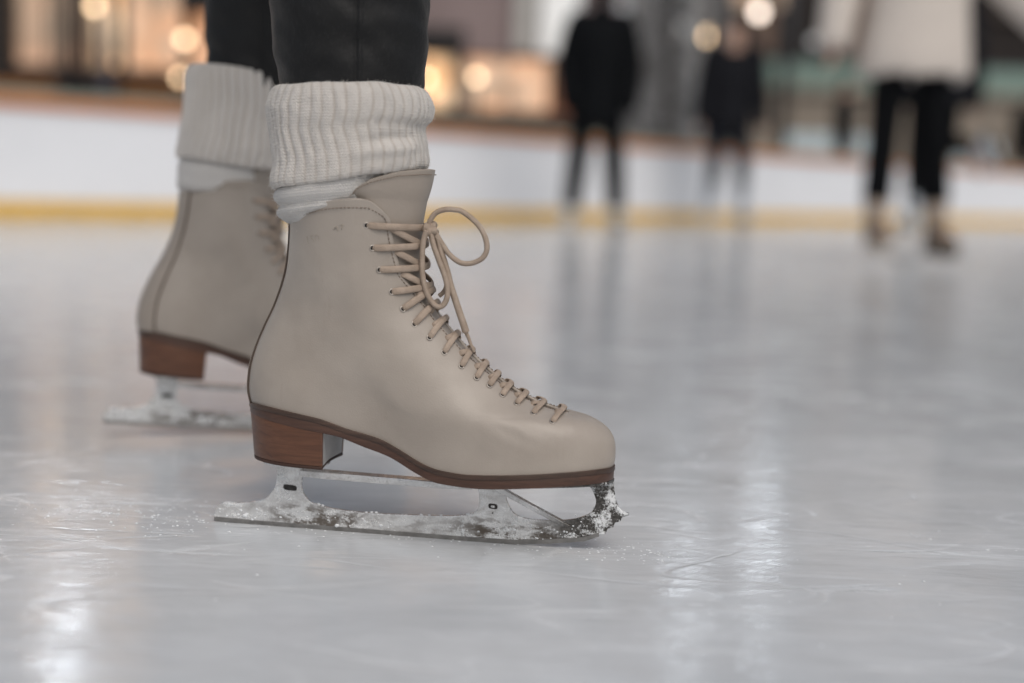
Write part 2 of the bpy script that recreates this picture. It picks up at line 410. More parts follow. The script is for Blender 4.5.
def surf(th, v):
    th = np.asarray(th, float); v = np.asarray(v, float); th, v = np.broadcast_arrays(th, v)
    s = (1 - np.cos(th)) / 2
    B, Fr, Bo, To = BACK(v), FRONT(v), SOLE(s), TOP(s)
    c00, c10, c01, c11 = BACK(0.), FRONT(0.), BACK(1.), FRONT(1.)
    s_ = s[..., None]; v_ = v[..., None]
    P = (1-s_)*B + s_*Fr + (1-v_)*Bo + v_*To - ((1-s_)*(1-v_)*c00 + s_*(1-v_)*c10 + (1-s_)*v_*c01 + s_*v_*c11)
    y = -width(s, v) * np.sin(th)
    return np.stack([P[..., 0], y, P[..., 1]], -1)
def surfn(th, v, off=0.):
    th = np.asarray(th, float); v = np.asarray(v, float)
    e = 2e-3
    p = surf(th, v); a = surf(th + e, v) - surf(th - e, v); vl = np.clip(v - 4e-3, 0, 1); vh = np.clip(v + 4e-3, 0, 1)
    b = surf(th, vh) - surf(th, vl)
    n = np.cross(a, b); n /= np.linalg.norm(n, axis=-1, keepdims=True) + 1e-12
    return p + n * np.asarray(off)[..., None], n
# inverse map on the near (lateral) side
_T, _V = np.meshgrid(np.linspace(.02, PI-.02, 500), np.linspace(0, 1, 400)); _SP = surf(_T, _V)
def inv(x, z):
    d = (_SP[..., 0]-x)**2 + (_SP[..., 2]-z)**2; k = np.unravel_index(np.argmin(d), d.shape); return float(_T[k]), float(_V[k])
_n = surfn(np.array(PI/2), np.array(.5))[1]
NS = -1. if _n[1] > 0 else 1.          # normals outward
def so(th, v, off=0.):
    p, n = surfn(th, v, np.asarray(off, float) * NS); return p, n * NS
VT = FRONT.near(.1124, .1062)
EDGE = [(-.027,.2565),(-.0235,.2469),(-.0205,.2249),(-.0153,.2052),(-.0059,.1925),(.0031,.1805)]
_ev = []; 
for x, z in EDGE:
    t, v = inv(x, z); _ev.append((v, t))
_ev.sort()
_ev = [(VT, PI), (VT+.012, .972*PI), (VT+.05, .95*PI), (VT+.25, .925*PI)] + [(v, t) for v, t in _ev if v > VT+.3 and t < .92*PI]
_ev.append((1.0, _ev[-1][1]-.02)); EV = np.array(_ev)
def th_f(v):
    t = float(np.interp(v, EV[:, 0], EV[:, 1]))
    if v < VT: return PI
    q = (v - .93) / .07
    if q > 0: t -= .33 * (1 - math.sqrt(max(0, 1 - q*q)))     # rounded top corner
    return t

def grid_obj(name, fn, nu, nv, m, parent):
    vs = []; fs = []
    for j in range(nv + 1):
        for i in range(nu + 1): vs.append(fn(i / nu, j / nv))
    for j in range(nv):
        for i in range(nu):
            a = j*(nu+1)+i; fs.append((a, a+1, a+nu+2, a+nu+1))
    return mesh(name, vs, fs, m, parent)

EYE = [(-.0394,.2426),(-.0354,.2264),(-.0307,.2102),(-.0219,.194),(-.0136,.181),(-.0048,.1701),(.0065,.16),(.0178,.1495),(.0307,.1394),(.0423,.1312),(.0523,.1255),(.0624,.1192),(.0739,.1134),(.0874,.1076),(.1022,.1028)]

def make_skate():
    root = empty('ice_skate')
    # upper -------------------------------------------------------
    NV = 110
    vrow = np.concatenate([np.linspace(0, .30, 46)[:-1], np.linspace(.30, .92, 45)[:-1], np.linspace(.92, 1, 20)])
    vrow = np.sort(np.concatenate([vrow, [VT]])); NU = 120
    vs = []; fs = []
    for v in vrow:
        tf = th_f(v)
        th = np.linspace(-tf, tf, NU + 1)
        p, n = so(th, np.full_like(th, v))
        wr = np.array([noise.noise(Vector(q) * 38) for q in p]) * .0009 + np.array([noise.noise(Vector((q[0]*40+q[2]*30, q[1]*20, q[2]*70-q[0]*40)))*math.exp(-((q[2]-.158)/.03)**2) for q in p]) * .0006 + np.array([noise.noise(Vector((q[0]*60, q[1]*25, q[2]*25))) for q in p]) * .0005
        p = p + n * wr[:, None] * np.abs(np.sin(th))[:, None]
        cr = np.array([math.exp(-((q[0]-.116)/.011)**2 - ((q[2]-.099)/.008)**2) * .00022*math.sin(q[0]*480 + q[1]*60 + q[2]*160) + math.exp(-((q[0]-.075)/.022)**2 - ((q[2]-.092)/.010)**2)*.0006*math.sin(q[0]*260 + q[2]*520) for q in p])
        p = p + n * cr[:, None]
        vs += [tuple(q) for q in p]
    for j in range(len(vrow) - 1):
        for i in range(NU):
            a = j*(NU+1)+i; fs.append((a, a+1, a+NU+2, a+NU+1))
    up = mesh('upper', vs, fs, M['leather'], root); fix_normals(up, 2e-5)
    me = up.data
    c = sum((p.normal.y * p.center.y for p in me.polygons))
    if c < 0: me.flip_normals()
    so_m = up.modifiers.new('thick', 'SOLIDIFY'); so_m.thickness = .0022; so_m.offset = -1
    # tongue ------------------------------------------------------
    ztop = np.array([(-.056,.262),(-.0531,.2635),(-.0493,.2698),(-.0381,.277),(-.0223,.2829),(-.008,.2852),(.004,.286)])
    T0 = .50*PI
    v0 = VT + .01
    def tf_(a, b):
        th = T0 + a * (2*PI - 2*T0); s = (1-math.cos(th))/2
        if b <= .75:
            v = v0 + (1-v0) * b / .75
            p, n = so(np.array(th), np.array(v), -.0024 - .006*max(0, 1-min(a, 1-a)/.12))
            if v < VT + .08: p = p - n * .0012
            return p
        p, n = so(np.array(th), np.array(1.), -.0024 - .006*max(0, 1-min(a, 1-a)/.12)); k = (b - .75) / .25
        h = max(0, float(np.interp(p[0], ztop[:, 0], ztop[:, 1])) - p[2])
        bul = .0025 * math.sin(k * PI)
        return p + np.array([.0055 * k * s**2, -math.sin(th)*.004*k, h * k]) + n * bul * .3
    tg = grid_obj('tongue', tf_, 60, 72, M['suede'], root); fix_normals(tg)
    if sum((p.normal.y * p.center.y for p in tg.data.polygons)) < 0: tg.data.flip_normals()
    m = tg.modifiers.new('thick', 'SOLIDIFY'); m.thickness = .0034; m.offset = -1; bevel(tg, .0009, 2, 50)
    # backstay (wraps further round the inner side) ------------------
    def bs_(a, b):
        v = .004 + b * .994
        t1 = .20; t2 = -.46 - .16 * b
        th = t1 + (t2 - t1) * a
        e = min(a, 1-a) * 30
        p, n = so(np.array(th), np.array(v), .0013 * min(1, e + .15)); return p
    b_ = grid_obj('backstay', bs_, 40, 70, M['stay'], root); fix_normals(b_)
    for a in (0., 1.):
        mb = MB(); pp_ = [so(np.array(.20 if a == 0 else -.46 - .16*q), np.array(.004 + q*.994), .0006) for q in np.linspace(0, 1, 70)]
        mb.tube([Vector(p[0]) for p in pp_], .0009, 8); mb.build('piping', M['piping'], root)
    # sole, welt ----------------------------------------------------
    ths = np.linspace(0, 2*PI, 161)[:-1]
    base = surf(ths, np.zeros_like(ths))
    tang = np.roll(base, -1, 0) - np.roll(base, 1, 0); nn = np.stack([-tang[:, 1], tang[:, 0], 0*tang[:, 0]], -1); nn /= np.linalg.norm(nn, axis=1)[:, None] + 1e-12
    if (nn[:, 0]*base[:, 0] + nn[:, 1]*base[:, 1]).sum() < 0: nn = -nn
    N = len(ths)
    def slab(name, off, zt, zb, m, bev):
        o_ = base + nn * off
        top = [(p[0], p[1], zt(p[0])) for p in o_]; bot = [(p[0], p[1], zb(p[0])) for p in o_]
        vs = top + bot; fs = [(i, (i+1) % N, N+(i+1) % N, N+i) for i in range(N)]
        for b0 in (0, N):
            for i in range(1, N//2):
                a, c = i, N-i
                if i == 1: fs.append((b0, b0+1, b0+N-1))
                if i < N//2 - 1: fs.append((b0+a, b0+a+1, b0+c-1, b0+c))
                else: fs.append((b0+a, b0+N//2, b0+c))
        o = mesh(name, vs, fs, m, root, True); fix_normals(o); bevel(o, bev, 2, 40); 
        return o
    slab('welt', .0020, lambda x: sole_top(x) + .0012, lambda x: sole_top(x) - .0022, M['welt'], .0007)
    slab('sole', .0013, lambda x: sole_top(x) - .0022, lambda x: min(sole_bot(x), sole_top(x) - .0045), M['sole_wood'], .0010)
    # heel ------------------------------------------------------------
    out = base + nn * .0010
    pl = [p for p in out if p[0] < -.0806 and p[1] < 0][::-1] if False else None
    near = sorted([(p[0], p[1]) for p in out if p[0] < -.0730 and p[1] <= 0], key=lambda q: -q[0])
    near = [(-.0722, near[0][1])] + near
    far = [(x, -y) for x, y in near[::-1]]
    if abs(near[-1][1]) < 1e-5: far = far[1:]
    outline = near + far
    br = [(-.0722 - .003*math.sin(PI*k/8), far[-1][1] + (near[0][1]-far[-1][1])*k/8) for k in range(1, 8)]
    outline = outline + br
    def heel_rows(ts):
        rows = []
        for t in ts:
            row = []
            for x, y in outline:
                a = (x + .1388) / .0666
                zt = sole_bot(x) + .0005; zb = .0552 - .0010 * a
                xx = x + .0037 * t * (1 - a) - .0006 * t * a
                row.append((xx, y * (1 - .10 * t), zt + (zb - zt) * t))
            rows.append(row)
        return rows
    mb = MB(); mb.rings(heel_rows([0, .2, .4, .6, .8, .92])); h = mb.build('heel', M['wood'], root, True, True); bevel(h, .0007, 2, 45)
    mb = MB(); mb.rings(heel_rows([.921, 1.0])); l = mb.build('heel_lift', M['rubber'], root, True, True); bevel(l, .0006, 2, 45)
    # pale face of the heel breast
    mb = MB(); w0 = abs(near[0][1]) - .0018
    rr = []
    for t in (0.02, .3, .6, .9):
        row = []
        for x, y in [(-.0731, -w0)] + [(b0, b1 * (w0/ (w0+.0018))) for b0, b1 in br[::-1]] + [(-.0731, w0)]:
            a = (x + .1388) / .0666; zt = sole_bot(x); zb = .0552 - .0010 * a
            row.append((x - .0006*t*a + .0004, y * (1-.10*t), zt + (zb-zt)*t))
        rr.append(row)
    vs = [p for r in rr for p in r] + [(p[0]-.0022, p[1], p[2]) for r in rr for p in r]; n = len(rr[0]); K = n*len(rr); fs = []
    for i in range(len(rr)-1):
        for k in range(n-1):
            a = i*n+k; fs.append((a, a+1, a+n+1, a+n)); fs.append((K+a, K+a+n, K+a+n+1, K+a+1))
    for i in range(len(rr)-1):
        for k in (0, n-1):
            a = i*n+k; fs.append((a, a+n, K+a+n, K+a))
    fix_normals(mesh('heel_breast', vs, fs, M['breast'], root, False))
    # blade -------------------------------------------------------------
    BB = [(-.1691,.0030),(-.1640,.0022),(-.1377,.0020),(-.0941,.0018),(-.0511,.0018),(.0041,.0018),(.0363,.0018),(.0732,.0022),(.1006,.0042),(.1276,.0080),(.1400,.0132),(.1440,.0139),(.1455,.0182),(.1495,.0190),(.1508,.0232),(.1548,.0243),(.1560,.0278),(.1610,.0297),(.1612,.0310),(.1553,.0325),(.1525,.0360),(.1500,.0430),(.1476,.0570)]
    BT1 = catmull([(.1225,0,.0555),(.1300,0,.0500),(.1341,0,.0435),(.1354,0,.0371),(.1318,0,.0294),(.1220,0,.0244),(.1100,0,.0218),(.0950,0,.0208),(.0815,0,.0213),(.0745,0,.0233),(.0700,0,.0275),(.0665,0,.0345),(.0652,0,.0420),(.0650,0,.0505)], 4)
    BT2 = catmull([(.0420,0,.0500),(.0440,0,.0405),(.0450,0,.0345),(.0447,0,.0275),(.0400,0,.0222),(.0261,0,.0192),(.0,0,.0175),(-.0300,0,.0165),(-.0516,0,.0164),(-.0700,0,.0174),(-.0793,0,.0188),(-.0890,0,.0213),(-.0950,0,.0265),(-.0975,0,.0330),(-.0970,0,.0455),(-.0965,0,.0535)], 4)
    BT3 = catmull([(-.1195,0,.0535),(-.1186,0,.0462),(-.1180,0,.0390),(-.1195,0,.0315),(-.1245,0,.0240),(-.1300,0,.0203),(-.1390,0,.0178),(-.1500,0,.0165),(-.1610,0,.0160),(-.1665,0,.0125),(-.1691,0,.0060)], 4)
    poly = [Vector((x, 0, z)) for x, z in BB] + BT1 + BT2 + BT3
    bm = bmesh.new()
    vv = [bm.verts.new((p.x, -.0017, p.z)) for p in poly]; fc = bm.faces.new(vv)
    ex = bmesh.ops.extrude_face_region(bm, geom=[fc])
    for g in ex['geom']:
        if isinstance(g, bmesh.types.BMVert): g.co.y += .0034
    bmesh.ops.recalc_face_normals(bm, faces=bm.faces)
    me = bpy.data.meshes.new('blade'); bm.to_mesh(me); bm.free(); me.materials.append(M['chrome'])
    bl = bpy.data.objects.new('blade', me); COL.objects.link(bl); bl.parent = root; bevel(bl, .0005, 2, 40)
    # runner edge
    prof = [(-.1691,.0006),(-.1377,.0),(-.0941,.0),(-.05,.0),(.0041,.0),(.0363,.0),(.0732,.0004),(.1006,.0028),(.1276,.0068),(.1390,.0115)]
    mb = MB(); rg = []
    for i, (x, z) in enumerate(prof):
        hgt = .0034 if 0 < i < len(prof)-1 else .0034
        rg.append([Vector((x, -.0020, z)), Vector((x, .0020, z)), Vector((x, .0020, z+hgt)), Vector((x, -.0020, z+hgt))])
    mb.rings(rg); rn = mb.build('runner', M['steel'], bl, False, True)
    # plates
    def plate(name, x0, x1, zf, wf, th, n=24):
        vs = []; 
        for k in range(n+1):
            x = x0 + (x1-x0)*k/n; e = math.sqrt(max(0, 1-abs(2*k/n-1)**6)); w = wf(x)*max(.12, e)
            z = zf(x)
            vs.append([Vector((x, -w, z)), Vector((x, w, z)), Vector((x, w, z-th)), Vector((x, -w, z-th))])
        mb = MB(); mb.rings(vs); o = mb.build(name, M['plate'], root, False, True); bevel(o, .0005, 2, 40); return o
    plate('heel_plate', -.1270, -.0760, lambda x: .0549 - (x+.1388)/.0666*.001, lambda x: .020, .0018)
    plate('sole_plate', .0290, .1485, lambda x: sole_bot(x) - .0002, lambda x: .021 + .010*math.sin(PI*min(1, max(0, (x-.029)/.12))), .0020, 36)
    mb = MB(); mb.rings([[Vector((x, y0*.006, z0)) for y0, z0 in ((-1, zt), (1, zt), (1, zb), (-1, zb))] for x, zt, zb in ((-.0985, .0475, .0425), (-.0800, .0472, .0416), (-.03, .0466, .0412), (.0133, .0462, .0410), (.040, .0470, .0420))])
    bevel(mb.build('bridge_bar', M['plate'], bl, False, True), .0006)
    mb = MB(); mb.rings([[Vector((x+dx, y0, z)) for y0, dx, z in ((-.0032, -w, zc-.5*w), (.0032, -w, zc-.5*w), (.0032, w, zc+.5*w), (-.0032, w, zc+.5*w))] for x, zc, w in ((.0500, .0490, .0024), (.0585, .0436, .0024), (.085, .0310, .0022), (.1075, .0208, .0021), (.1150, .0178, .0019))])
    bevel(mb.build('strut', M['plate'], bl, False, True), .0005)
    # bolt slots in the stanchions, shade of the recess put in as dark steel
    for x, z, ra, rb, ri in ((.0560, .0290, .0036, .0021, .5), (-.1068, .0320, .0056, .0023, .0)):
        for sy in (-1, 1):
            mb = MB(); n = 24
            pts = [(x + ra*math.copysign(abs(math.cos(a))**.55, math.cos(a)), z + rb*math.copysign(abs(math.sin(a))**.55, math.sin(a)) - .08*ra*math.cos(a)) for a in [2*PI*k/n for k in range(n)]]
            y = sy*.0017
            mb.rings([[Vector((px, y, pz)) for px, pz in pts], [Vector((x+(px-x)*.94, y+sy*.0004, z+(pz-z)*.94)) for px, pz in pts]], True, 0)
            if ri: mb.rings([[Vector((x+(px-x)*ri, y+sy*.0004, z+(pz-z)*ri)) for px, pz in pts], [Vector((x+(px-x)*ri*.8, y+sy*.0010, z+(pz-z)*ri*.8)) for px, pz in pts]], True, 1)
            mb.build('bolt_slot', [M['dark_metal'], M['plate']], bl, False, True)
    mb = MB(); mb.tube([(.0560, -.0021, .0238), (.0560, .0021, .0238)], .0006, 8)
    mb.build('rivet', M['dark'], bl)
    # stuck snow clumps
    mb = MB(); rs = random.Random(3)
    def clump(x, y, z, r):
        b0 = len(mb.v); mb.ball((x, y, z), r, 9, 6, 0, (1.2, .6, .8))
        sd = rs.random()*50
        for k in range(b0, len(mb.v)):
            q = mb.v[k]; q += (q - Vector((x, y, z))) * (.55 * noise.noise(q*700 + Vector((sd, 0, 0))))
    for k in range(64):
        x = rs.choice([rs.uniform(-.165, -.05), rs.uniform(.07, .155), rs.uniform(-.16, .15)])
        zlo = float(np.interp(x, [p[0] for p in prof], [p[1] for p in prof])) + .0035
        z = zlo + abs(rs.gauss(0, .005)) if x < .12 else zlo + rs.uniform(0, .022)
        if -.12 < x < -.1 : z = zlo + rs.uniform(0, .03)
        if x > .12 and z < .0245 + (x-.15)*1.2 and x > .14: z = .03 + rs.uniform(0, .012); x = min(x, .148)
        if z > .0165 and -.09 < x < .04: z = .0165
        for sy in (-1, 1):
            clump(x, sy*.0016, z, rs.uniform(.0004, .0016) * (.55 if x > .08 else 1.3 if rs.random() < .12 else .7))
    for k in range(14):
        x = rs.uniform(-.13, .14); z = float(np.interp(x, [v.x for v in BT2[::-1]], [v.z for v in BT2[::-1]])) if -.097 < x < .043 else (.021 if .07 < x < .12 else None)
        if z is None: continue
        clump(x, rs.uniform(-.001, .001), z, rs.uniform(.0006, .0016))
    kind(mb.build('stuck_snow', M['snow'], bl), 'stuff')
    # stitching ---------------------------------------------------------
    mb = MB()
    def stitch(path, nrm, step=.0030, ln_=.0019):
        d = [0]
        for a, b in zip(path, path[1:]): d.append(d[-1] + (Vector(b)-Vector(a)).length)
        t = 0
        P = np.array(path); D = np.array(d); Nn = np.array(nrm)
        while t + ln_ < D[-1]:
            pa = [np.interp(t, D, P[:, k]) for k in range(3)]; pb = [np.interp(t+ln_, D, P[:, k]) for k in range(3)]
            na = Vector([np.interp(t, D, Nn[:, k]) for k in range(3)])
            mb.tube([Vector(pa) - na*.0003, Vector(pa)*.75+Vector(pb)*.25 + na*.0003, Vector(pa)*.25+Vector(pb)*.75 + na*.0003, Vector(pb) - na*.0003], .00036, 5)
            t += step
    for sgn in (1, -1):
        ps, ns = [], []
        for th in np.linspace(.22, th_f(1-.026) - .16, 60):
            p, n = so(np.array(sgn*th), np.array(1-.026), .0003); ps.append(p); ns.append(n)
        for v in np.linspace(.955, VT+.3, 60):
            p, n = so(np.array(sgn*(th_f(v)-.075)), np.array(v), .0003); ps.append(p); ns.append(n)
        stitch(ps, ns, .0030, .0018)
        ps, ns = [], []
        for v in np.linspace(VT+.30, VT+.02, 70):
            p, n = so(np.array(sgn*(th_f(v)-.05)), np.array(v), .0003); ps.append(p); ns.append(n)
        stitch(ps, ns, .0028)
        ps, ns = [], []
        for a in np.linspace(0.04, .46, 40):
            q = tf_(a, .965) if sgn > 0 else tf_(1-a, .965); th = T0 + (a if sgn > 0 else 1-a) * (2*PI-2*T0)
            n = so(np.array(th), np.array(1.))[1]; ps.append(q + n*.0010); ns.append(n)
        stitch(ps, ns, .0026, .0016)
    mb.build('stitching', M['thread'], root)
    # vamp crease marks at the toe
    # eyelets -------------------------------------------------------------
    el = []
    mbE = MB()
    for k in range(16):
        pass
    ring = MB(); n1, n2 = 18, 8
    vs = []; fs = []
    for i in range(n1):
        a = 2*PI*i/n1
        for j in range(n2):
            b = 2*PI*j/n2; rr_ = .0020 + .00055*math.cos(b); vs.append((rr_*math.cos(a), rr_*math.sin(a), .00045*math.sin(b)))
    for i in range(n1):
        for j in range(n2):
            fs.append((i*n2+j, ((i+1) % n1)*n2+j, ((i+1) % n1)*n2+(j+1) % n2, i*n2+(j+1) % n2))
    ring.add(vs, fs, 0)
    ring.add([(.0019*math.cos(2*PI*k/18), .0019*math.sin(2*PI*k/18), .0002) for k in range(18)], [tuple(range(18))], 1)
    proto = ring.build('eyelet', [M['brass'], M['dark']], root); first = True
    for x, z in EYE:
        t, v = inv(x, z); el.append((t, v))
        for sgn in (1, -1):
            p, n = so(np.array(sgn*t), np.array(v), .0003)
            o = proto if first else proto.copy()
            if not first: COL.objects.link(o); o.parent = root
            first = False
            o.location = Vector(p); o.rotation_mode = 'QUATERNION'; o.rotation_quaternion = Vector(n).to_track_quat('Z', 'Y')
    # laces ---------------------------------------------------------------
    lu = [FRONT.near(x + .0105, z + .012) if i > 7 else FRONT.near(x + .009, z + .011) if i > 3 else FRONT.near(-.003, z - .002) for i, (x, z) in enumerate(EYE)]
    mb = MB()
    for i in range(len(EYE)):
        for sgn in (1, -1):
            ta, va = el[i]; j = max(i-1, 0)           # eyelets run from the top down: i-1 is the one above
            tb, vb = el[j]; ridge = .78 * lu[i] + .22 * lu[j]
            if i == 0: ridge = lu[0] + .004; 
            pts, ups = [], []; K = 32
            te = th_f(vb) - (.03 if i < 6 else .42 * (th_f(vb) - tb))
            E0 = surf(np.array(ta), np.array(va)); E1 = surf(np.array(te), np.array(vb)); Rp = FRONT(min(.999, ridge))
            a0 = np.array([E0[0], E0[2]]); a1 = np.array([E1[0], E1[2]])
            for k in range(K + 1):
                q = k / K
                if q < .5: X = a0 + (Rp - a0) * (q / .5); side = 1.
                else: X = Rp + (a1 - Rp) * ((q - .5) / .5); side = -1.
                th, v = inv(X[0], X[1]); p, n = so(np.array(th), np.array(v), 0.)
                over = .0017 + (.0012 if sgn > 0 else 0) * math.sin(q*PI)
                if q < .06: over = -.0006 + .0023 * q / .06
                if q > .92: over = .0017 - .0036 * (q - .92) / .08
                yy = p[1] * max(0., min(1., (PI - th - .02) / .10)) if th > PI - .12 else p[1]
                sd = side * sgn
                pts.append(Vector((X[0], yy * sd, X[1])) + Vector((n[0], n[1]*sd, n[2])) * over); ups.append(Vector((n[0], n[1]*sd, n[2])))
            for _ in range(3):
                pts = [pts[0]] + [(pts[m-1] + pts[m]*2 + pts[m+1])/4 for m in range(1, K)] + [pts[K]]
                ups = [ups[0]] + [(ups[m-1] + ups[m]*2 + ups[m+1]).normalized() for m in range(1, K)] + [ups[K]]
            wd = .0026 if i < 6 else .0023
            mb.tube(pts, wd, 14, 0, True, ups, .42)
    mb.build('lace', M['lace'], root)
    mb = MB()
    Y = -.008
    def fr(pts, r, ytab, flat=.85):
        n = len(pts); q = catmull([(x, Y + ytab(k/(n-1)), z) for k, (x, z) in enumerate(pts)], 8)
        mb.tube(q, r if not isinstance(r, list) else [r[0] + (r[1]-r[0])*k/(len(q)-1) for k in range(len(q))], 12, 0, True, None, flat)
    fr([(-.0002,.2410),(.0010,.2470),(.0052,.2530),(.0124,.2560),(.0200,.2562),(.0265,.2548),(.038,.2463),(.0440,.2370),(.0458,.2280),(.0430,.2215),(.0370,.2176),(.0300,.2162),(.0237,.2176),(.0165,.2230),(.0110,.2300),(.0050,.2385),(.0005,.2412)], .0024, lambda t: -.004*math.sin(t*PI))
    fr([(.0005,.2400),(-.0015,.2330),(-.0024,.2220),(-.0020,.2080),(.0008,.1950),(.0060,.1860),(.0115,.1828),(.0160,.1868),(.0172,.1950),(.0150,.2050),(.0095,.2180),(.0050,.2290),(.0025,.2380)], .0025, lambda t: -.010 + .006*t)
    fr([(.0020,.2390),(.0075,.2340),(.0105,.2240),(.0150,.2110),(.0185,.1990),(.0240,.1840),(.0290,.1710),(.0315,.1640)], [.0026, .0034], lambda t: -.001)
    fr([(.0312,.1645),(.0335,.1600),(.0360,.1540),(.0385,.1490)], [.0017, .0009], lambda t: -.001, 1.)
    fr([(.0010,.2390),(.0040,.2290),(.0080,.2190),(.0120,.2080),(.0138,.1990),(.0120,.1935),(.0085,.1900)], .0021, lambda t: .006)
    # knot
    for (a, b_, r) in (((-.0035,-.013,.2425), (.0045,-.004,.2375), .0036), ((-.001,-.014,.2370), (.0030,-.004,.2445), .0031), ((-.003,-.009,.2385), (.0065,-.011,.2400), .0030)):
        mid = (Vector(a)+Vector(b_))/2 + Vector((.0015, -.002, .0005))
        mb.tube(catmull([a, mid, b_], 5), [r*.75]+[r]*9+[r*.75], 12)
    mb.build('bow', M['lace'], root)
    # pressed marks on the quarter, faint as in the photograph
    return root, tf_

skate, tongue_fn = make_skate()
# faint size numbers pressed into the leather
def pressed(txt, x, z, size, rot, parent, name):
    cu = bpy.data.curves.new('t', 'FONT'); cu.body = txt; cu.size = size; cu.extrude = 0; cu.resolution_u = 3
    to = bpy.data.objects.new('t', cu); COL.objects.link(to)
    dg = bpy.context.evaluated_depsgraph_get(); me = bpy.data.meshes.new_from_object(to.evaluated_get(dg))
    bpy.data.objects.remove(to)
    bm = bmesh.new(); bm.from_mesh(me); bmesh.ops.triangulate(bm, faces=bm.faces); bmesh.ops.subdivide_edges(bm, edges=bm.edges, cuts=2)
    c, s = math.cos(rot), math.sin(rot)
    for v in bm.verts:
        X = x + v.co.x*c - v.co.y*s; Z = z + v.co.x*s + v.co.y*c
        t, vv = inv(X, Z); p, n = so(np.array(t), np.array(vv), .00025)
        v.co = Vector((X, p[1], Z))
    bmesh.ops.recalc_face_normals(bm, faces=bm.faces)
    bm.to_mesh(me); bm.free(); me.name = name; me.materials.clear(); me.materials.append(M['emb'])
    o = bpy.data.objects.new(name, me); COL.objects.link(o); o.parent = parent
    return o
pressed('150', -.0870, .2265, .0085, R(12), skate, 'pressed_number')
mbp = MB()
for x0, z0, x1, z1 in ((-.0640, .2390, -.0612, .2412), (-.0612, .2412, -.0604, .2378), (-.0585, .2420, -.0560, .2428), (-.0560, .2428, -.0578, .2392)):   # worn, unreadable stamp
    pts = []
    for q in np.linspace(0, 1, 6):
        t, vv = inv(x0+(x1-x0)*q, z0+(z1-z0)*q); pts.append(Vector(so(np.array(t), np.array(vv), .0001)[0]))
    mbp.tube(pts, .0004, 6)
mbp.build('pressed_mark', M['emb'], skate)
skate.location = (-.0650, 1.0315, 0); skate.rotation_euler = (0, 0, R(-8.37))
tag(skate, 'nearest beige leather figure skate, lateral side seen whole, laces tied in a bow', 'ice skate', 'beige figure skates worn in the foreground')
def copy_tree(o, parent=None):
    c = o.copy(); COL.objects.link(c)
    if parent: c.parent = parent
    for ch in list(o.children): copy_tree(ch, c)
    return c
skate2 = copy_tree(skate)
skate2.location = (-.2564, 1.4156, .0052); skate2.rotation_euler = (R(.3), R(3.76), R(17.07)); skate2.scale = (1, -1, 1)
tag(skate2, 'beige leather figure skate standing behind the front one, its toe hidden and its heel raised', 'ice skate', 'beige figure skates worn in the foreground')

# ------------------------------------------------------------------ the skater: trousers, socks, body
def ring3(cx, cz_, ax, by, z0, n, tilt=0, M4=None):
    out = []
    for k in range(n):
        a = 2*PI*k/n; p = Vector((cx + ax*math.cos(a), by*math.sin(a), z0 + tilt*math.cos(a)*ax)); out.append(M4 @ p if M4 else p)
    return out
M1 = Matrix.Translation(skate.location) @ Matrix.Rotation(R(-8.37), 4, 'Z')
M2 = Matrix.Translation(skate2.location) @ Matrix.Rotation(R(17.07), 4, 'Z') @ Matrix.Rotation(R(3.76), 4, 'Y')

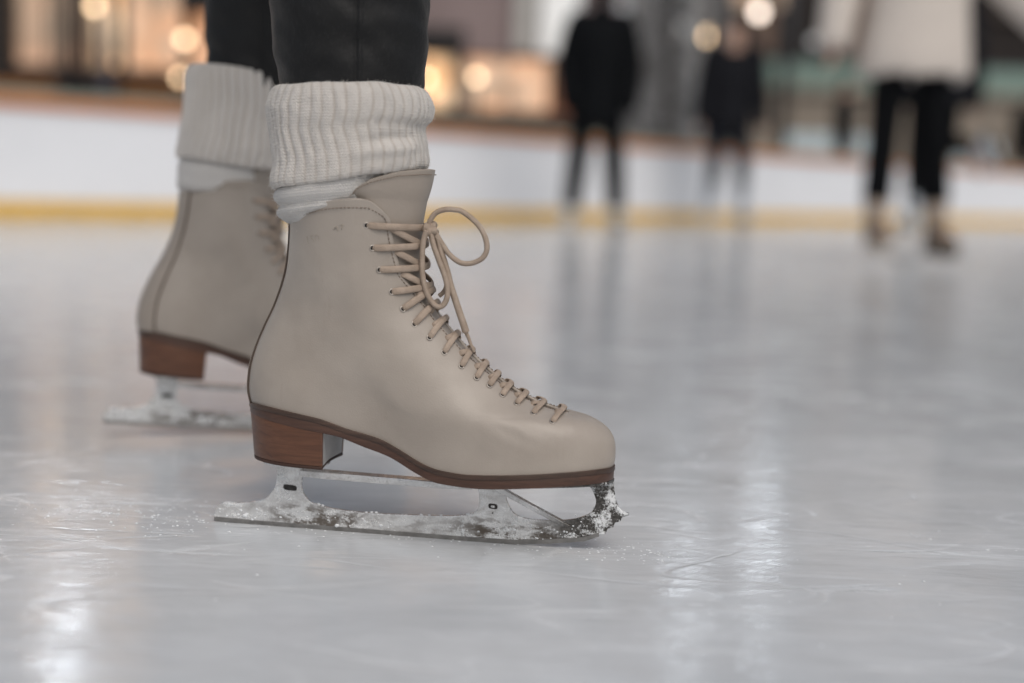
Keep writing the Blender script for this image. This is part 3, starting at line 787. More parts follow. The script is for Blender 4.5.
def make_sock(parent, prof_c, prof_b, MM, seed):
    rnd = random.Random(seed)
    ramp_ = .0008 if seed == 1 else .0021
    def loft(name, prof, m, rib, ysc, par, wrinkle):
        K = 6; NSEG = 416
        q = catmull([(a[0], a[2], 0) for a in prof], K); q2 = catmull([(a[1], a[3], 0) for a in prof], K); yq = catmull([(a[4], a[5], 0) for a in prof], K)
        uu = []
        L = [0]
        for i in range(1, len(q)): L.append(L[-1] + .5*((q[i]-q[i-1]).length + (q2[i]-q2[i-1]).length))
        rings = []
        for i in range(len(q)):
            B = Vector((q[i].x, 0, q[i].y)); Fv = Vector((q2[i].x, 0, q2[i].y)); c = (B+Fv)/2; ax = (Fv-B)/2; by = yq[i].x*ysc; ra = yq[i].y
            row = []
            for k in range(NSEG):
                a = 2*PI*k/NSEG
                ce, se = math.cos(a), math.sin(a)
                p = c + ax*(math.copysign(abs(ce)**.94, ce)) + Vector((0, by*math.copysign(abs(se)**.94, se), 0))
                d = Vector((ce*.9, se, 0)).normalized()
                tw = a + .020*math.sin(L[i]*40 + seed) + .05*noise.noise(Vector((ce*2, se*2, L[i]*30 + seed)))
                dr = rib*ra*(math.cos(44*tw)*.85 - .15*math.cos(88*tw))*(.75 + .5*noise.noise(Vector((ce*3+4, se*3, L[i]*40+seed))))
                nz = noise.noise(Vector((ce*2.2, se*2.2, L[i]*26+seed*3)))*.0020 + noise.noise(Vector((ce*6, se*6, L[i]*90+seed)))*.0011
                p = p + d*(dr + nz*wrinkle)
                p.z += .0022*wrinkle*noise.noise(Vector((ce*1.6+9, se*1.6, L[i]*9+seed)))
                # slouch folds toward the front
                if wrinkle > .9:
                    fz = 0
                    g = math.exp(-((a-(2*PI-.78))/.42)**2) if a > PI else math.exp(-((a+.78)/.42)**2)
                    zz = p.z - (.2915 if seed == 1 else .312) - .010*math.cos(a)
                    fz += g*(.0032*math.exp(-(zz/.0042)**2) - .0030*math.exp(-((zz-.0085)/.0036)**2) + .0010*math.exp(-((zz-.017)/.0045)**2))
                    p = p + d*fz
                row.append(MM @ p); uu.append(tw/(2*PI))
            rings.append(row)
        mb = MB(); mb.rings(rings, False)
        o = mesh(name, mb.v, mb.f, m, par, True)
        # UV with a clean seam
        ul = o.data.uv_layers.new(name='UVMap')
        for p in o.data.polygons:
            ks = [o.data.loops[li].vertex_index for li in p.loop_indices]; wrap = any(v % NSEG == NSEG-1 for v in ks)
            for li in p.loop_indices:
                v = o.data.loops[li].vertex_index; u = uu[v]
                if wrap and v % NSEG == 0: u += 1.
                ul.data[li].uv = (u, L[v//NSEG]/.1)
        return o, rings
    body, rb = loft('sock', prof_b, M['knit_plain'], .0002, 1., parent, .38)
    cuff, rc = loft('cuff', prof_c, M['knit'], ramp_, 1., body, 1.)
    # stray wool fibres
    mb = MB()
    for rings, cnt in ((rc, 5200), (rb, 1400)):
        for _ in range(cnt):
            i = rnd.randrange(2, len(rings)-2); k = rnd.randrange(len(rings[0])); p = rings[i][k]
            t1 = rings[i][(k+2) % len(rings[0])] - rings[i][k-2]; t2 = rings[i+1][k] - rings[i-1][k]
            n = t1.cross(t2)
            if n.length < 1e-12: continue
            n.normalize(); cen = sum(rings[i], Vector())/len(rings[i])
            if n.dot(p-cen) < 0: n = -n
            dv = (n*rnd.uniform(.3, 1) + Vector((rnd.uniform(-1, 1), rnd.uniform(-1, 1), rnd.uniform(-1, 1)))*.9).normalized()
            l = rnd.uniform(.0008, .0030) * (1.7 if rnd.random() < .10 else 1); w = dv.orthogonal().normalized()*.00010
            md = p + dv*l*.6 + n*l*.1; e = p + dv*l + Vector((0, 0, -l*.25))
            w2 = dv.cross(w)
            mb.add([p-w, p+w, p+w2*1.2, md-w*.7, md+w*.7, md+w2*.8, e], [(0,1,4,3),(1,2,5,4),(2,0,3,5),(3,4,6),(4,5,6),(5,3,6)])
    fz = mb.build('wool_fibres', M['fuzz'], body, False); kind(fz, 'stuff')
    return body

skater = empty('person', (-.19, 1.22, 0))
tag(skater, 'foreground skater in black denim trousers and rolled cream knit socks, only lower legs in view', 'person')
def unparent_offset(o): o.matrix_parent_inverse = skater.matrix_world.inverted(); return o
bpy.context.view_layer.update()

near_c = [(-.112,-.022,.335,.340,.049,.2),(-.1170,-.0165,.3415,.3465,.0515,.3),(-.1230,-.0110,.3420,.3470,.054,.5),(-.1265,-.0055,.336,.3415,.0565,.7),(-.1282,-.0025,.3265,.3325,.0570,1),(-.1272,-.0040,.3179,.3240,.0565,1),(-.1262,-.0082,.309,.3175,.0545,1),(-.1246,-.0062,.2998,.3080,.0545,1),(-.1230,-.0050,.2860,.2990,.0545,.9),(-.1245,-.0046,.2740,.2915,.0545,.6),(-.1240,-.0060,.2680,.2870,.0540,.4),(-.1205,-.0090,.2650,.2850,.0520,.3),(-.114,-.016,.2670,.2870,.049,.3)]
near_b = [(-.110,-.020,.276,.290,.047,.3),(-.1165,-.020,.2690,.2830,.0500,.5),(-.1210,-.0205,.2635,.2765,.0505,.6),(-.1218,-.021,.2590,.2720,.0500,.6),(-.1192,-.022,.2553,.2690,.0480,.6),(-.1170,-.022,.2532,.2668,.0465,.5),(-.1180,-.022,.2515,.2655,.0462,.6),(-.1195,-.022,.2480,.2630,.0458,.6),(-.1184,-.023,.2450,.2605,.0428,.5),(-.1130,-.024,.2412,.2570,.0402,.4),(-.1060,-.026,.2370,.2480,.0390,.3),(-.104,-.028,.220,.225,.037,.2)]
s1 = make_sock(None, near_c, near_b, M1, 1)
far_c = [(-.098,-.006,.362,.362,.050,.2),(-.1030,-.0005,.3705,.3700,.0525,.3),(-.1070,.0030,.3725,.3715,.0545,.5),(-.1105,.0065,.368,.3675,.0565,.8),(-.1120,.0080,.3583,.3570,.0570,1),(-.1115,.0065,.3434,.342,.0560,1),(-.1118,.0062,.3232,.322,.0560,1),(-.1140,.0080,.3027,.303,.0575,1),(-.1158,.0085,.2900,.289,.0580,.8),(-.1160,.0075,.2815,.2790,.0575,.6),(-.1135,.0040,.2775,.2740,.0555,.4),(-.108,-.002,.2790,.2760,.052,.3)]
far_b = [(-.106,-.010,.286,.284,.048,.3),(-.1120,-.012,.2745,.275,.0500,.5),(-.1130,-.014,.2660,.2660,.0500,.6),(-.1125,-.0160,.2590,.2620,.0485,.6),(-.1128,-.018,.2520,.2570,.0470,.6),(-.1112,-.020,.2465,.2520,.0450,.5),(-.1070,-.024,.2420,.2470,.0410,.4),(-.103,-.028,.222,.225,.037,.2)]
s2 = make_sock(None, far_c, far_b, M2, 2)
for s_ in (s1, s2):
    s_.parent = skater; s_.matrix_parent_inverse = Matrix.Translation(-Vector((-.19, 1.22, 0)))

# trousers: two legs to the hip, wrinkled near the cuff, side seam as a raised line
def leg_rings(cs, n=360, seed=0):
    q = catmull([c[0] for c in cs], 10); r = catmull([(c[1], c[2], 0) for c in cs], 10); out = []
    for i, c in enumerate(q):
        row = []
        for k in range(n):
            a = 2*PI*k/n; d = Vector((math.cos(a), math.sin(a), 0))
            w = .0018*noise.noise(Vector((d.x*1.5, d.y*1.5, c.z*22+seed))) + .0014*math.sin((c.z + .012*d.x)*210 + seed + 2*noise.noise(Vector((d.x*2, d.y*2, c.z*15))))*max(0, noise.noise(Vector((d.x*1.3+5, d.y*1.3, c.z*9+seed)))) + .0017*noise.noise(Vector((d.x*2.2, d.y*2.2, c.z*70 + d.x*2.4+seed)))
            w += .0013*math.exp(-((a - 1.5*PI - .24)/.022)**2) - .0010*math.exp(-((a - 1.5*PI - .185)/.016)**2)
            row.append(c + Vector((d.x*(r[i].x+w), d.y*(r[i].y+w), 0)))
        out.append(row)
    return out
def wpt(MM, x, z): v = MM @ Vector((x, 0, z)); return v
A = [(wpt(M1, -.0655, .300), .040, .040), (wpt(M1, -.0655, .330), .0505, .050), (wpt(M1, -.0657, .345), .0535, .052), (wpt(M1, -.0666, .3717), .0580, .055), (wpt(M1, -.0674, .409), .0605, .057), (wpt(M1, -.067, .46), .063, .060), (Vector((-.10, 1.05, .53)), .066, .066), (Vector((-.14, 1.09, .72)), .078, .080), (Vector((-.165, 1.13, .90)), .092, .092)]
B = [(Vector((-.268, 1.408, .310)), .040, .040), (Vector((-.2675, 1.408, .355)), .050, .050), (Vector((-.2675, 1.408, .375)), .0545, .053), (Vector((-.2670, 1.408, .400)), .0565, .055), (Vector((-.2655, 1.407, .449)), .0590, .057), (Vector((-.25, 1.40, .54)), .066, .066), (Vector((-.22, 1.36, .72)), .078, .080), (Vector((-.20, 1.31, .90)), .092, .092)]
mb = MB(); mb.rings(leg_rings(A, 360, 1)); mb.rings(leg_rings(B, 360, 5))
hipc = Vector((-.18, 1.22, 0))
mb.rings([[hipc + Vector((rx*math.cos(2*PI*k/48), ry*math.sin(2*PI*k/48), z)) for k in range(48)] for z, rx, ry in ((.80, .05, .08), (.84, .10, .17), (.90, .115, .185), (.98, .115, .175), (1.06, .10, .145))])
tr = mb.build('trousers', M['denim'], skater); tr.matrix_parent_inverse = Matrix.Translation(-Vector((-.19, 1.22, 0)))

# ------------------------------------------------------------------ bodies
def skin_body(name, nodes, mat_, parent, sub=2):
    me = bpy.data.meshes.new(name); ids = {n[0]: i for i, n in enumerate(nodes)}
    me.from_pydata([n[1] for n in nodes], [(ids[n[3]], i) for i, n in enumerate(nodes) if n[3]], [])
    me.materials.append(mat_)
    o = bpy.data.objects.new(name, me); COL.objects.link(o); o.parent = parent
    bm = bmesh.new(); bm.from_mesh(me); lay = bm.verts.layers.skin.verify(); bm.verts.ensure_lookup_table()
    for i, n in enumerate(nodes):
        r = n[2]; bm.verts[i][lay].radius = (r, r) if not isinstance(r, tuple) else r
        bm.verts[i][lay].use_root = (i == 0)
    bm.to_mesh(me); bm.free()
    m = o.modifiers.new('skin', 'SKIN'); m.use_smooth_shade = True
    m = o.modifiers.new('sub', 'SUBSURF'); m.levels = sub; m.render_levels = sub
    return o
def body_nodes(J, k):
    """J: joints in local space, facing +face"""
    f = J['face']; up = Vector((0, 0, 1)); sd = f.cross(up)
    H = J['head']
    N = [('pelvis', J['pelvis'], .10*k, None), ('waist', J['pelvis'].lerp(J['chest'], .5), .095*k, 'pelvis'), ('chest', J['chest'], .115*k, 'waist'),
         ('neck', J['chest'].lerp(H, .55), .048*k, 'chest'), ('jaw', H - up*.055*k + f*.01*k, .062*k, 'neck'), ('skull', H + up*.03*k, .080*k, 'jaw'), ('crown', H + up*.085*k, .055*k, 'skull'),
         ('nose', H + f*.100*k - up*.012*k, .012*k, 'jaw')]
    for s, t in ((1, 'l'), (-1, 'r')):
        N += [(t+'sh', J[t+'sh'], .052*k, 'chest'), (t+'el', J[t+'el'], .038*k, t+'sh'), (t+'wr', J[t+'wr'], .026*k, t+'el')]
        d = (J[t+'wr'] - J[t+'el']).normalized(); pal = J[t+'wr'] + d*.06*k; N.append((t+'pa', pal, .030*k, t+'wr'))
        ac = f
        for q, (of, ln_) in enumerate(((-.027, .070), (-.009, .082), (.009, .078), (.027, .062))):
            b0 = pal + d*.030*k + ac*of*k; N += [(t+'f%d' % q, b0, .010*k, t+'pa'), (t+'g%d' % q, b0 + d*ln_*k*.6 + sd*.006*s, .0085*k, t+'f%d' % q), (t+'h%d' % q, b0 + d*ln_*k, .007*k, t+'g%d' % q)]
        th = pal + ac*.040*k - d*.02*k; N += [(t+'t0', th, .012*k, t+'pa'), (t+'t1', th + (d+ac*.6).normalized()*.035*k, .010*k, t+'t0')]
        N += [(t+'hi', J[t+'hi'], .085*k, 'pelvis'), (t+'kn', J[t+'kn'], .055*k, t+'hi'), (t+'ca', J[t+'kn'].lerp(J[t+'an'], .3), .052*k, t+'kn'), (t+'an', J[t+'an'], .034*k, t+'ca')]
        N += [(t+'he', J[t+'an'] - up*.05*k + J[t+'toe']*.02*k, .032*k, t+'an'), (t+'to', J[t+'an'] - up*.06*k + J[t+'toe']*.13*k, .025*k, t+'he')]
    return N
def limb(mb, pts, radii, n=16):
    q = catmull(pts, 6); rr = catmull([(r, 0, 0) for r in radii], 6); mb.tube(q, [v.x for v in rr], n)
def make_person(loc, label, J, k, coat_m, leg_m, shin_m, skate_m, hem, hemw, chestw, depth=.7, shin_top=.40, hair_m=None, skin_m=None, arm_r=(.075, .062, .05), skates=True, leg_r=(.095, .062, .045), coatname='coat'):
    P = empty('person', loc); tag(P, label, 'person', 'skaters and onlookers in the background')
    skin_body('body', body_nodes(J, k), skin_m or M['skin'], P)
    f = J['face']; up = Vector((0, 0, 1)); sd = up.cross(f)
    # trousers
    mb = MB()
    for t in 'lr':
        end = J[t+'kn'].lerp(J[t+'an'], .98 if shin_m is None else shin_top + .05)
        limb(mb, [J[t+'hi'] + up*.06*k, J[t+'hi'].lerp(J[t+'kn'], .5), J[t+'kn'], J[t+'kn'].lerp(end, .4), end], [leg_r[0]*k, leg_r[0]*.85*k, leg_r[1]*k, (leg_r[1]*.97)*k, leg_r[2]*(1.25 if shin_m else 1)*k])
    c = J['pelvis']
    mb.rings([[c + f*(.115*k*w*math.cos(2*PI*i/24)) + sd*(.165*k*w*math.sin(2*PI*i/24)) + up*z for i in range(24)] for z, w in ((-.10*k, .55), (-.05*k, .95), (.05*k, 1), (.12*k, .9))])
    mb.build('trousers', leg_m, P)
    if shin_m:
        for t in 'lr':
            mb = MB(); a0 = J[t+'kn'].lerp(J[t+'an'], shin_top); limb(mb, [a0, a0.lerp(J[t+'an'], .5), J[t+'an']], [.058*k, .055*k, .043*k]); mb.build('sock', shin_m, P)
    # coat with sleeves
    mb = MB(); top = J['chest'] + up*.16*k
    prof = [(hem, hemw*.97, 1), (hem+.02, hemw, 1), ((hem + c.z)/2 + .02, hemw*.97, 1), (c.z + .12*k, hemw*.88, 1), (J['chest'].z, chestw, 1), (J['chest'].z + .11*k, chestw*.90, .9), (top.z - .005, chestw*.52, .8), (top.z + .045*k, .065*k, .9)]
    rg = []
    for z, w, d in prof:
        q = (z - c.z) / max(.01, top.z - c.z); cc = c.lerp(top, max(0, min(1, q))); cc = Vector((cc.x, cc.y, z))
        rg.append([cc + sd*(w*math.sin(2*PI*i/40)*(1+.03*math.sin(i*1.7+z*9))) + f*(w*depth*d*math.cos(2*PI*i/40)) + up*(.012*math.sin(i*.9) if z < hem+.01 else 0) for i in range(40)])
    mb.rings(rg)
    for t in 'lr':
        limb(mb, [J['chest'].lerp(J[t+'sh'], .55) + up*.03*k, J[t+'sh'], J[t+'el'], J[t+'wr'] + (J[t+'wr']-J[t+'el']).normalized()*.08*k], [arm_r[0]*k*1.1, arm_r[0]*k, arm_r[1]*k, arm_r[2]*k])
    mb.build(coatname, coat_m, P)
    # hair and eyes
    mb = MB(); H = J['head'] + up*.04*k - f*.012*k
    rg = []
    for j in range(9):
        th = PI*.03 + j/8*PI*.60
        rg.append([H + f*(.096*k*math.sin(th)*math.cos(2*PI*i/20)*(1 if math.cos(2*PI*i/20) < 0 else .96 if j < 6 else .78)) + sd*(.090*k*math.sin(th)*math.sin(2*PI*i/20)) + up*(.105*k*math.cos(th) - (.03*k if math.cos(2*PI*i/20) < -.1 and j > 6 else 0)) for i in range(20)])
    mb.rings(rg); mb.build('hair', hair_m or M['hair'], P)
    for s in (1, -1):
        mb = MB(); mb.ball(J['head'] + f*.078*k + sd*(s*.030*k) + up*.012*k, .011*k, 8, 6); mb.build('eye', M['eye'], P)
    if skates:
        for t in 'lr':
            tv = J[t+'toe']; cr = up.cross(tv); an = J[t+'an']
            dn = J.get(t+'down', -up)
            b0 = an + dn*.03*k; mb = MB(); n = 16
            def rr(cen, a, b): return [cen + tv*(a*math.cos(2*PI*i/n)) + cr*(b*math.sin(2*PI*i/n)) for i in range(n)]
            mb.rings([rr(an - dn*.10*k, .052*k, .046*k), rr(an, .048*k, .042*k), rr(an + dn*.045*k + tv*.03*k, .085*k, .044*k), rr(an + dn*.075*k + tv*.055*k, .125*k, .046*k), rr(an + dn*.10*k + tv*.055*k, .125*k, .044*k)])
            b = mb.build('skate', skate_m, P)
            mb = MB(); z0 = an + dn*.10*k; pr = [(-.08, 0), (.19, 0), (.20, .02), (.19, .045), (.17, .05), (-.07, .052), (-.09, .045)]
            mb.rings([[z0 + tv*(x*k) + dn*(z*k) + cr*y for x, z in pr] for y in (-.003, .003)])
            mb.build('blade', M['plate'], b, False, True)
    return P
V = Vector
def std(k=1., face=(0, -1, 0), spread=.12, ah=.16, **kw):
    f = V(face).normalized(); up = V((0, 0, 1)); sd = up.cross(f)   # left hand side of the person
    J = dict(face=f, pelvis=V((0, 0, .98*k)), chest=V((0, 0, 1.33*k)), head=V((0, 0, 1.62*k)))
    for s, t in ((1, 'l'), (-1, 'r')):
        J[t+'sh'] = V((0, 0, 1.44*k)) + sd*(s*.175*k); J[t+'el'] = V((0, 0, 1.16*k)) + sd*(s*.235*k) - f*.02*k; J[t+'wr'] = V((0, 0, .93*k)) + sd*(s*.26*k) + f*.04*k
        J[t+'hi'] = V((0, 0, .93*k)) + sd*(s*.085*k); J[t+'kn'] = V((0, 0, .54*k)) + sd*(s*(.085+spread)/2*k*1.0) + f*.03*k; J[t+'an'] = V((0, 0, ah*k)) + sd*(s*spread*k) - f*.02*k
        J[t+'toe'] = (f + sd*(s*.25)).normalized()
    for a, b in kw.items(): J[a] = b
    return J
# foreground skater above the frame
J = dict(face=V((1, .05, 0)).normalized(), pelvis=V((.01, 0, .95)), chest=V((.03, 0, 1.30)), head=V((.06, 0, 1.60)),
         lsh=V((.02, .18, 1.41)), lel=V((.03, .26, 1.15)), lwr=V((.12, .24, .95)), rsh=V((.02, -.18, 1.41)), rel=V((.02, -.26, 1.15)), rwr=V((.10, -.25, .95)),
         lhi=V((0, .09, .90)), lkn=V((-.06, .18, .52)), lan=V((-.085, .20, .20)), rhi=V((.02, -.09, .90)), rkn=V((.082, -.172, .52)), ran=V((.057, -.18, .17)), ltoe=V((.96, .29, 0)), rtoe=V((.99, -.14, 0)))
bn = [(n[0], n[1], n[2]*(.68 if n[0][1:] in ('kn', 'ca', 'an') else 1), n[3]) for n in body_nodes(J, 1.) if n[0] not in ('lto', 'rto', 'lhe', 'rhe')]
skin_body('body', bn, M['skin'], skater)
mb = MB(); up = V((0, 0, 1))
mb.rings([[V((.01, 0, z)) + V((rx*math.cos(2*PI*i/40), ry*math.sin(2*PI*i/40), 0)) for i in range(40)] for z, rx, ry in ((.86, .15, .22), (.95, .15, .22), (1.1, .13, .19), (1.3, .14, .20), (1.42, .12, .19), (1.48, .07, .10), (1.51, .055, .06))])
for t in 'lr': limb(mb, [J['chest'].lerp(J[t+'sh'], .5) + up*.03, J[t+'sh'], J[t+'el'], J[t+'wr']], [.085, .075, .062, .05])
mb.build('coat', M['charcoal'], skater)
mb = MB(); mb.ball(J['head'] + V((-.012, 0, .045)), .1, 20, 12, 0, (1, .93, 1.05)); mb.build('hair', M['hair'], skater)

bodies = []
k = .87
J1 = std(k, (0, -1, 0), .16, ah=.15)
for t_, s_ in (('l', 1), ('r', -1)):
    J1[t_+'sh'] = V((s_*.145, 0, 1.24)); J1[t_+'el'] = V((s_*.205, .02, 1.00)); J1[t_+'wr'] = V((s_*.19, -.08, .80))
make_person((.47, 8.36, 0), 'dark figure in a long black coat, first skater right of the front boot', J1, k, M['coat'], M['black'], None, M['wskate'], .62, .170, .175, .8, arm_r=(.085, .075, .06), skin_m=M['black'], coatname='coat', leg_r=(.092, .078, .064))
k = .87
make_person((1.55, 10.1, 0), 'figure in charcoal jacket and pale lower legs, between black coat and cream jacket', std(k, (0, -1, 0), .14, ah=.18), k, M['charcoal'], M['navy'], M['grey_sock'], M['wskate'], .72, .17, .175, .7, arm_r=(.095, .08, .06), leg_r=(.09, .066, .05))
k = .99
Jw = std(k, (.10, -1, 0), .14, ah=.20)
# sleeves held away from the body
Jw['rsh'] = V((-.17, 0, 1.40)); Jw['rel'] = V((-.30, -.02, 1.16)); Jw['rwr'] = V((-.335, -.05, .95))
Jw['lsh'] = V((.20, 0, 1.40)); Jw['lel'] = V((.34, -.02, 1.19)); Jw['lwr'] = V((.56, -.05, .98))
Jw['pelvis'] = V((.01, 0, .96)); Jw['chest'] = V((.03, 0, 1.30)); Jw['head'] = V((.05, 0, 1.58))
Jw['ran'] = V((-.115, -.02, .175)); Jw['lan'] = V((.14, -.02, .175)); Jw['rkn'] = V((-.105, -.03, .52)); Jw['lkn'] = V((.105, -.03, .52)); Jw['rtoe'] = V((.15, -.98, 0)); Jw['ltoe'] = V((.25, -.96, 0))
make_person((1.625, 5.75, 0), 'skater in a cream fleece jacket and black leggings with arms held out', Jw, k, M['cream'], M['black'], M['tan'], M['bskate'], .77, .235, .230, .72, shin_top=.72, arm_r=(.085, .085, .066), leg_r=(.088, .066, .05), coatname='jacket')
k = .98
Jb = std(k, (0, 1, 0), .09, ah=.18)
Jb['rkn'] = V((.12, .05, .62)); Jb['ran'] = V((.235, -.16, .57)); Jb['rtoe'] = V((.2, -.5, -.84)).normalized(); Jb['rdown'] = V((.35, -.85, .38)).normalized()
make_person((2.56, 8.5, 0), 'dark figure mostly hidden behind the cream jacket, one leg kicked back', Jb, k, M['charcoal'], M['black'], None, M['wskate'], .84, .22, .22, .7, leg_r=(.085, .062, .048))
k = 1.0
make_person((4.16, 17.6, -.02), 'onlooker in dark trousers beyond the boards, left of the cream jacket', std(k, (1, -.1, 0), .035, ah=.1), k, M['charcoal'], M['navy'], None, M['bskate'], .9, .145, .15, 1.0, skates=False, leg_r=(.085, .066, .05))
make_person((6.76, 18.0, -.02), 'onlooker all in black beyond the boards at the right edge', std(k, (-.3, -1, 0), .07, ah=.1), k, M['coat'], M['black'], None, M['bskate'], .72, .19, .19, .7, skates=False)

# ------------------------------------------------------------------ ice, boards, paving
BL = [(-9.0,-6.0),(-7.6,0.5),(-5.2,4.5),(-2.57,6.72),(-1.75,7.47),(-.55,8.62),(.62,9.92),(1.82,11.22),(3.13,12.7),(5.65,15.1),(9.0,17.6),(14.0,19.4)]
bl3 = catmull([(x, y, 0) for x, y in BL], 10)
ic = [(p.x, p.y, 0) for p in bl3] + [(22, 14, 0), (22, -12, 0), (-8, -12, 0)]
ice = mesh('ice', [(x, y, z) for x, y, z in ic], [tuple(range(len(ic)))[::-1]], M['ice'], None, False)
if ice.data.polygons[0].normal.z < 0: ice.data.flip_normals()
kind(ice, 'structure')
pv = mesh('paving', [(-400, -400, -.02), (400, -400, -.02), (400, 600, -.02), (-400, 600, -.02)], [(0, 1, 2, 3)], M['pave'], None, False); kind(pv, 'structure')
brd = empty('rink_board', tuple(bl3[0])); tag(brd, 'white rink boards with orange cap rail and yellow kick plate curving behind the skaters', 'rink boards')
def strip(name, prof, m):
    rg = []
    for i, p in enumerate(bl3):
        t = (bl3[min(i+1, len(bl3)-1)] - bl3[max(i-1, 0)]).normalized(); n = V((-t.y, t.x, 0))
        rg.append([p + n*a + V((0, 0, z)) - bl3[0] for a, z in prof])
    mb = MB(); mb.rings(rg); return mb.build(name, m, brd, False, True)
strip('panel', [(0, -.015), (.07, -.015), (.07, .545), (0, .545)], M['board'])
strip('cap_rail', [(-.02, .545), (.10, .545), (.10, .595), (-.02, .595)], M['cap'])
strip('top_rail', [(.03, .600), (.07, .600), (.07, .632), (.03, .632)], M['rail'])
strip('kick_plate', [(-.012, .004), (-.002, .004), (-.002, .085), (-.012, .085)], M['kick'])

# loose ice shavings and scraped snow around the blades
mb = MB(); rs = random.Random(11)
def flake(x, y, r):
    n = rs.randint(4, 6); a0 = rs.random()*6.28; h = r*rs.uniform(.3, .7)
    pts = [V((x + r*rs.uniform(.6, 1.1)*math.cos(a0+2*PI*i/n), y + r*rs.uniform(.6, 1.1)*math.sin(a0+2*PI*i/n), .0002)) for i in range(n)]
    tp = V((x + r*rs.uniform(-.3, .3), y + r*rs.uniform(-.3, .3), h)); mb.add(pts + [tp], [(i, (i+1) % n, n) for i in range(n)])
dn_ = V((math.cos(R(-8.37)), math.sin(R(-8.37)), 0)); nm_ = V((-dn_.y, dn_.x, 0)); O1 = V((-.065, 1.0315, 0))
for _ in range(240):
    a = rs.uniform(-.30, .20); b = rs.gauss(0, .012 + .05*abs(a)); p = O1 + dn_*a + nm_*b; flake(p.x, p.y, rs.uniform(.0004, .0016))
for _ in range(200):   # scraped ridge left of the front blade
    a = -.17 - abs(rs.gauss(0, .14)); b = .016*math.sin(a*17) + rs.gauss(0, .022); p = O1 + dn_*a + nm_*(b - .01); flake(p.x, p.y, rs.uniform(.0003, .0018))
for _ in range(60):
    a = rs.uniform(.12, .21); b = rs.gauss(0, .010); p = O1 + dn_*a + nm_*b; flake(p.x, p.y, rs.uniform(.0004, .0016))
for _ in range(500):
    x = rs.uniform(-.6, .75); y = rs.uniform(.75, 2.2); 
    if noise.noise(V((x*5, y*5, 2))) > .08: flake(x, y, rs.uniform(.0005, .0017))
kind(mb.build('ice_shavings', M['snow'], None, False), 'stuff')

# ------------------------------------------------------------------ background buildings
G = dict(
    brownwall=simple('brown_wall', (.17, .115, .09), .8, .25, 2), mauve=simple('mauve_render', (.30, .235, .235), .8, .08, 1.5), darkband=simple('dark_brown_panel', (.016, .010, .008), .6, .3, 3),
    ochre=simple('ochre_board', (.30, .12, .028), .5, .3, 4), darkcol=simple('dark_column', (.02, .022, .025), .5, .1), post=simple('blue_grey_post', (.11, .105, .125), .4, .1),
    awning=simple('black_awning', (.012, .012, .013), .8, .1), palecol=simple('pale_grey_column', (.50, .49, .47), .7, .06), rust=simple('rust_brown_panel', (.26, .10, .05), .6, .2),
    darkbld=simple('dark_brick', (.016, .011, .010), .8, .35, 1.2), tan=simple('tan_stone', (.30, .255, .21), .8, .12, 3), green=simple('green_glass', (.20, .29, .26), .15, .1),
    banner=simple('pale_blue_sheet', (.62, .74, .80), .4, .06), grey=simple('grey_concrete', (.24, .245, .255), .8, .2, 1.5), bark=simple('bark', (.06, .05, .045), .9),
    spruce=simple('frosted_needles', (.36, .37, .385), .8, .55, 1.6), spruce2=simple('dark_needles', (.055, .06, .06), .8, .4),
    peach=glow('peach_shop_light', (1., .66, .46), .85, scale=2.1, lo=.18, col2=(1., .46, .22)), dim=glow('dim_shop_light', (1., .72, .55), .36, scale=2.0, lo=.15, col2=(1., .5, .3)),
    warm=glow('warm_shop_light', (1., .72, .46), 1.6, scale=3.0, lo=.15, col2=(1., .5, .2)), pale=glow('pale_window_light', (.78, .88, .96), .62, scale=1., lo=.8),  # pale: daylight on the window panes put in as glow
    bulb=glow('warm_bulb', (1., .70, .42), 6.0, scale=1, lo=1.), bulb2=glow('soft_white_bulb', (1., .84, .72), 5.0, scale=1, lo=1.), flood_soft=glow('soft_floodlight_face', (.85, .92, 1.), 11.5, scale=1, lo=1.), flood=glow('floodlight_face', (.85, .92, 1.), 34., scale=1, lo=1.),
    frame=simple('brown_frame', (.10, .065, .048), .6, .2),
    metal=simple('lamp_metal', (.05, .05, .055), .4, .1, metal=.5),
)
def box_part(name, a, b, m, parent, loc):
    mb = MB(); mb.box(V(a)-V(loc), V(b)-V(loc)); return mb.build(name, m, parent, False)
def window(parent, loc, x0, x1, z0, z1, y, m, bars=1):
    mb = MB(); t = .035
    L = V(loc)
    for a, b in (((x0, y-.05, z0), (x0+t, y+.08, z1)), ((x1-t, y-.05, z0), (x1, y+.08, z1)), ((x0+t, y-.05, z0), (x1-t, y+.08, z0+t)), ((x0+t, y-.05, z1-t), (x1-t, y+.08, z1))): mb.box(V(a)-L, V(b)-L)
    for i in range(bars):
        xm = x0 + (x1-x0)*(i+1)/(bars+1); mb.box(V((xm-.015, y-.03, z0+t))-L, V((xm+.015, y+.06, z1-t))-L)
    w = mb.build('window', G['frame'], parent, False)
    mb = MB(); mb.box(V((x0+t, y+.01, z0+t))-L, V((x1-t, y+.03, z1-t))-L); mb.build('pane', m, w, False)
    return w
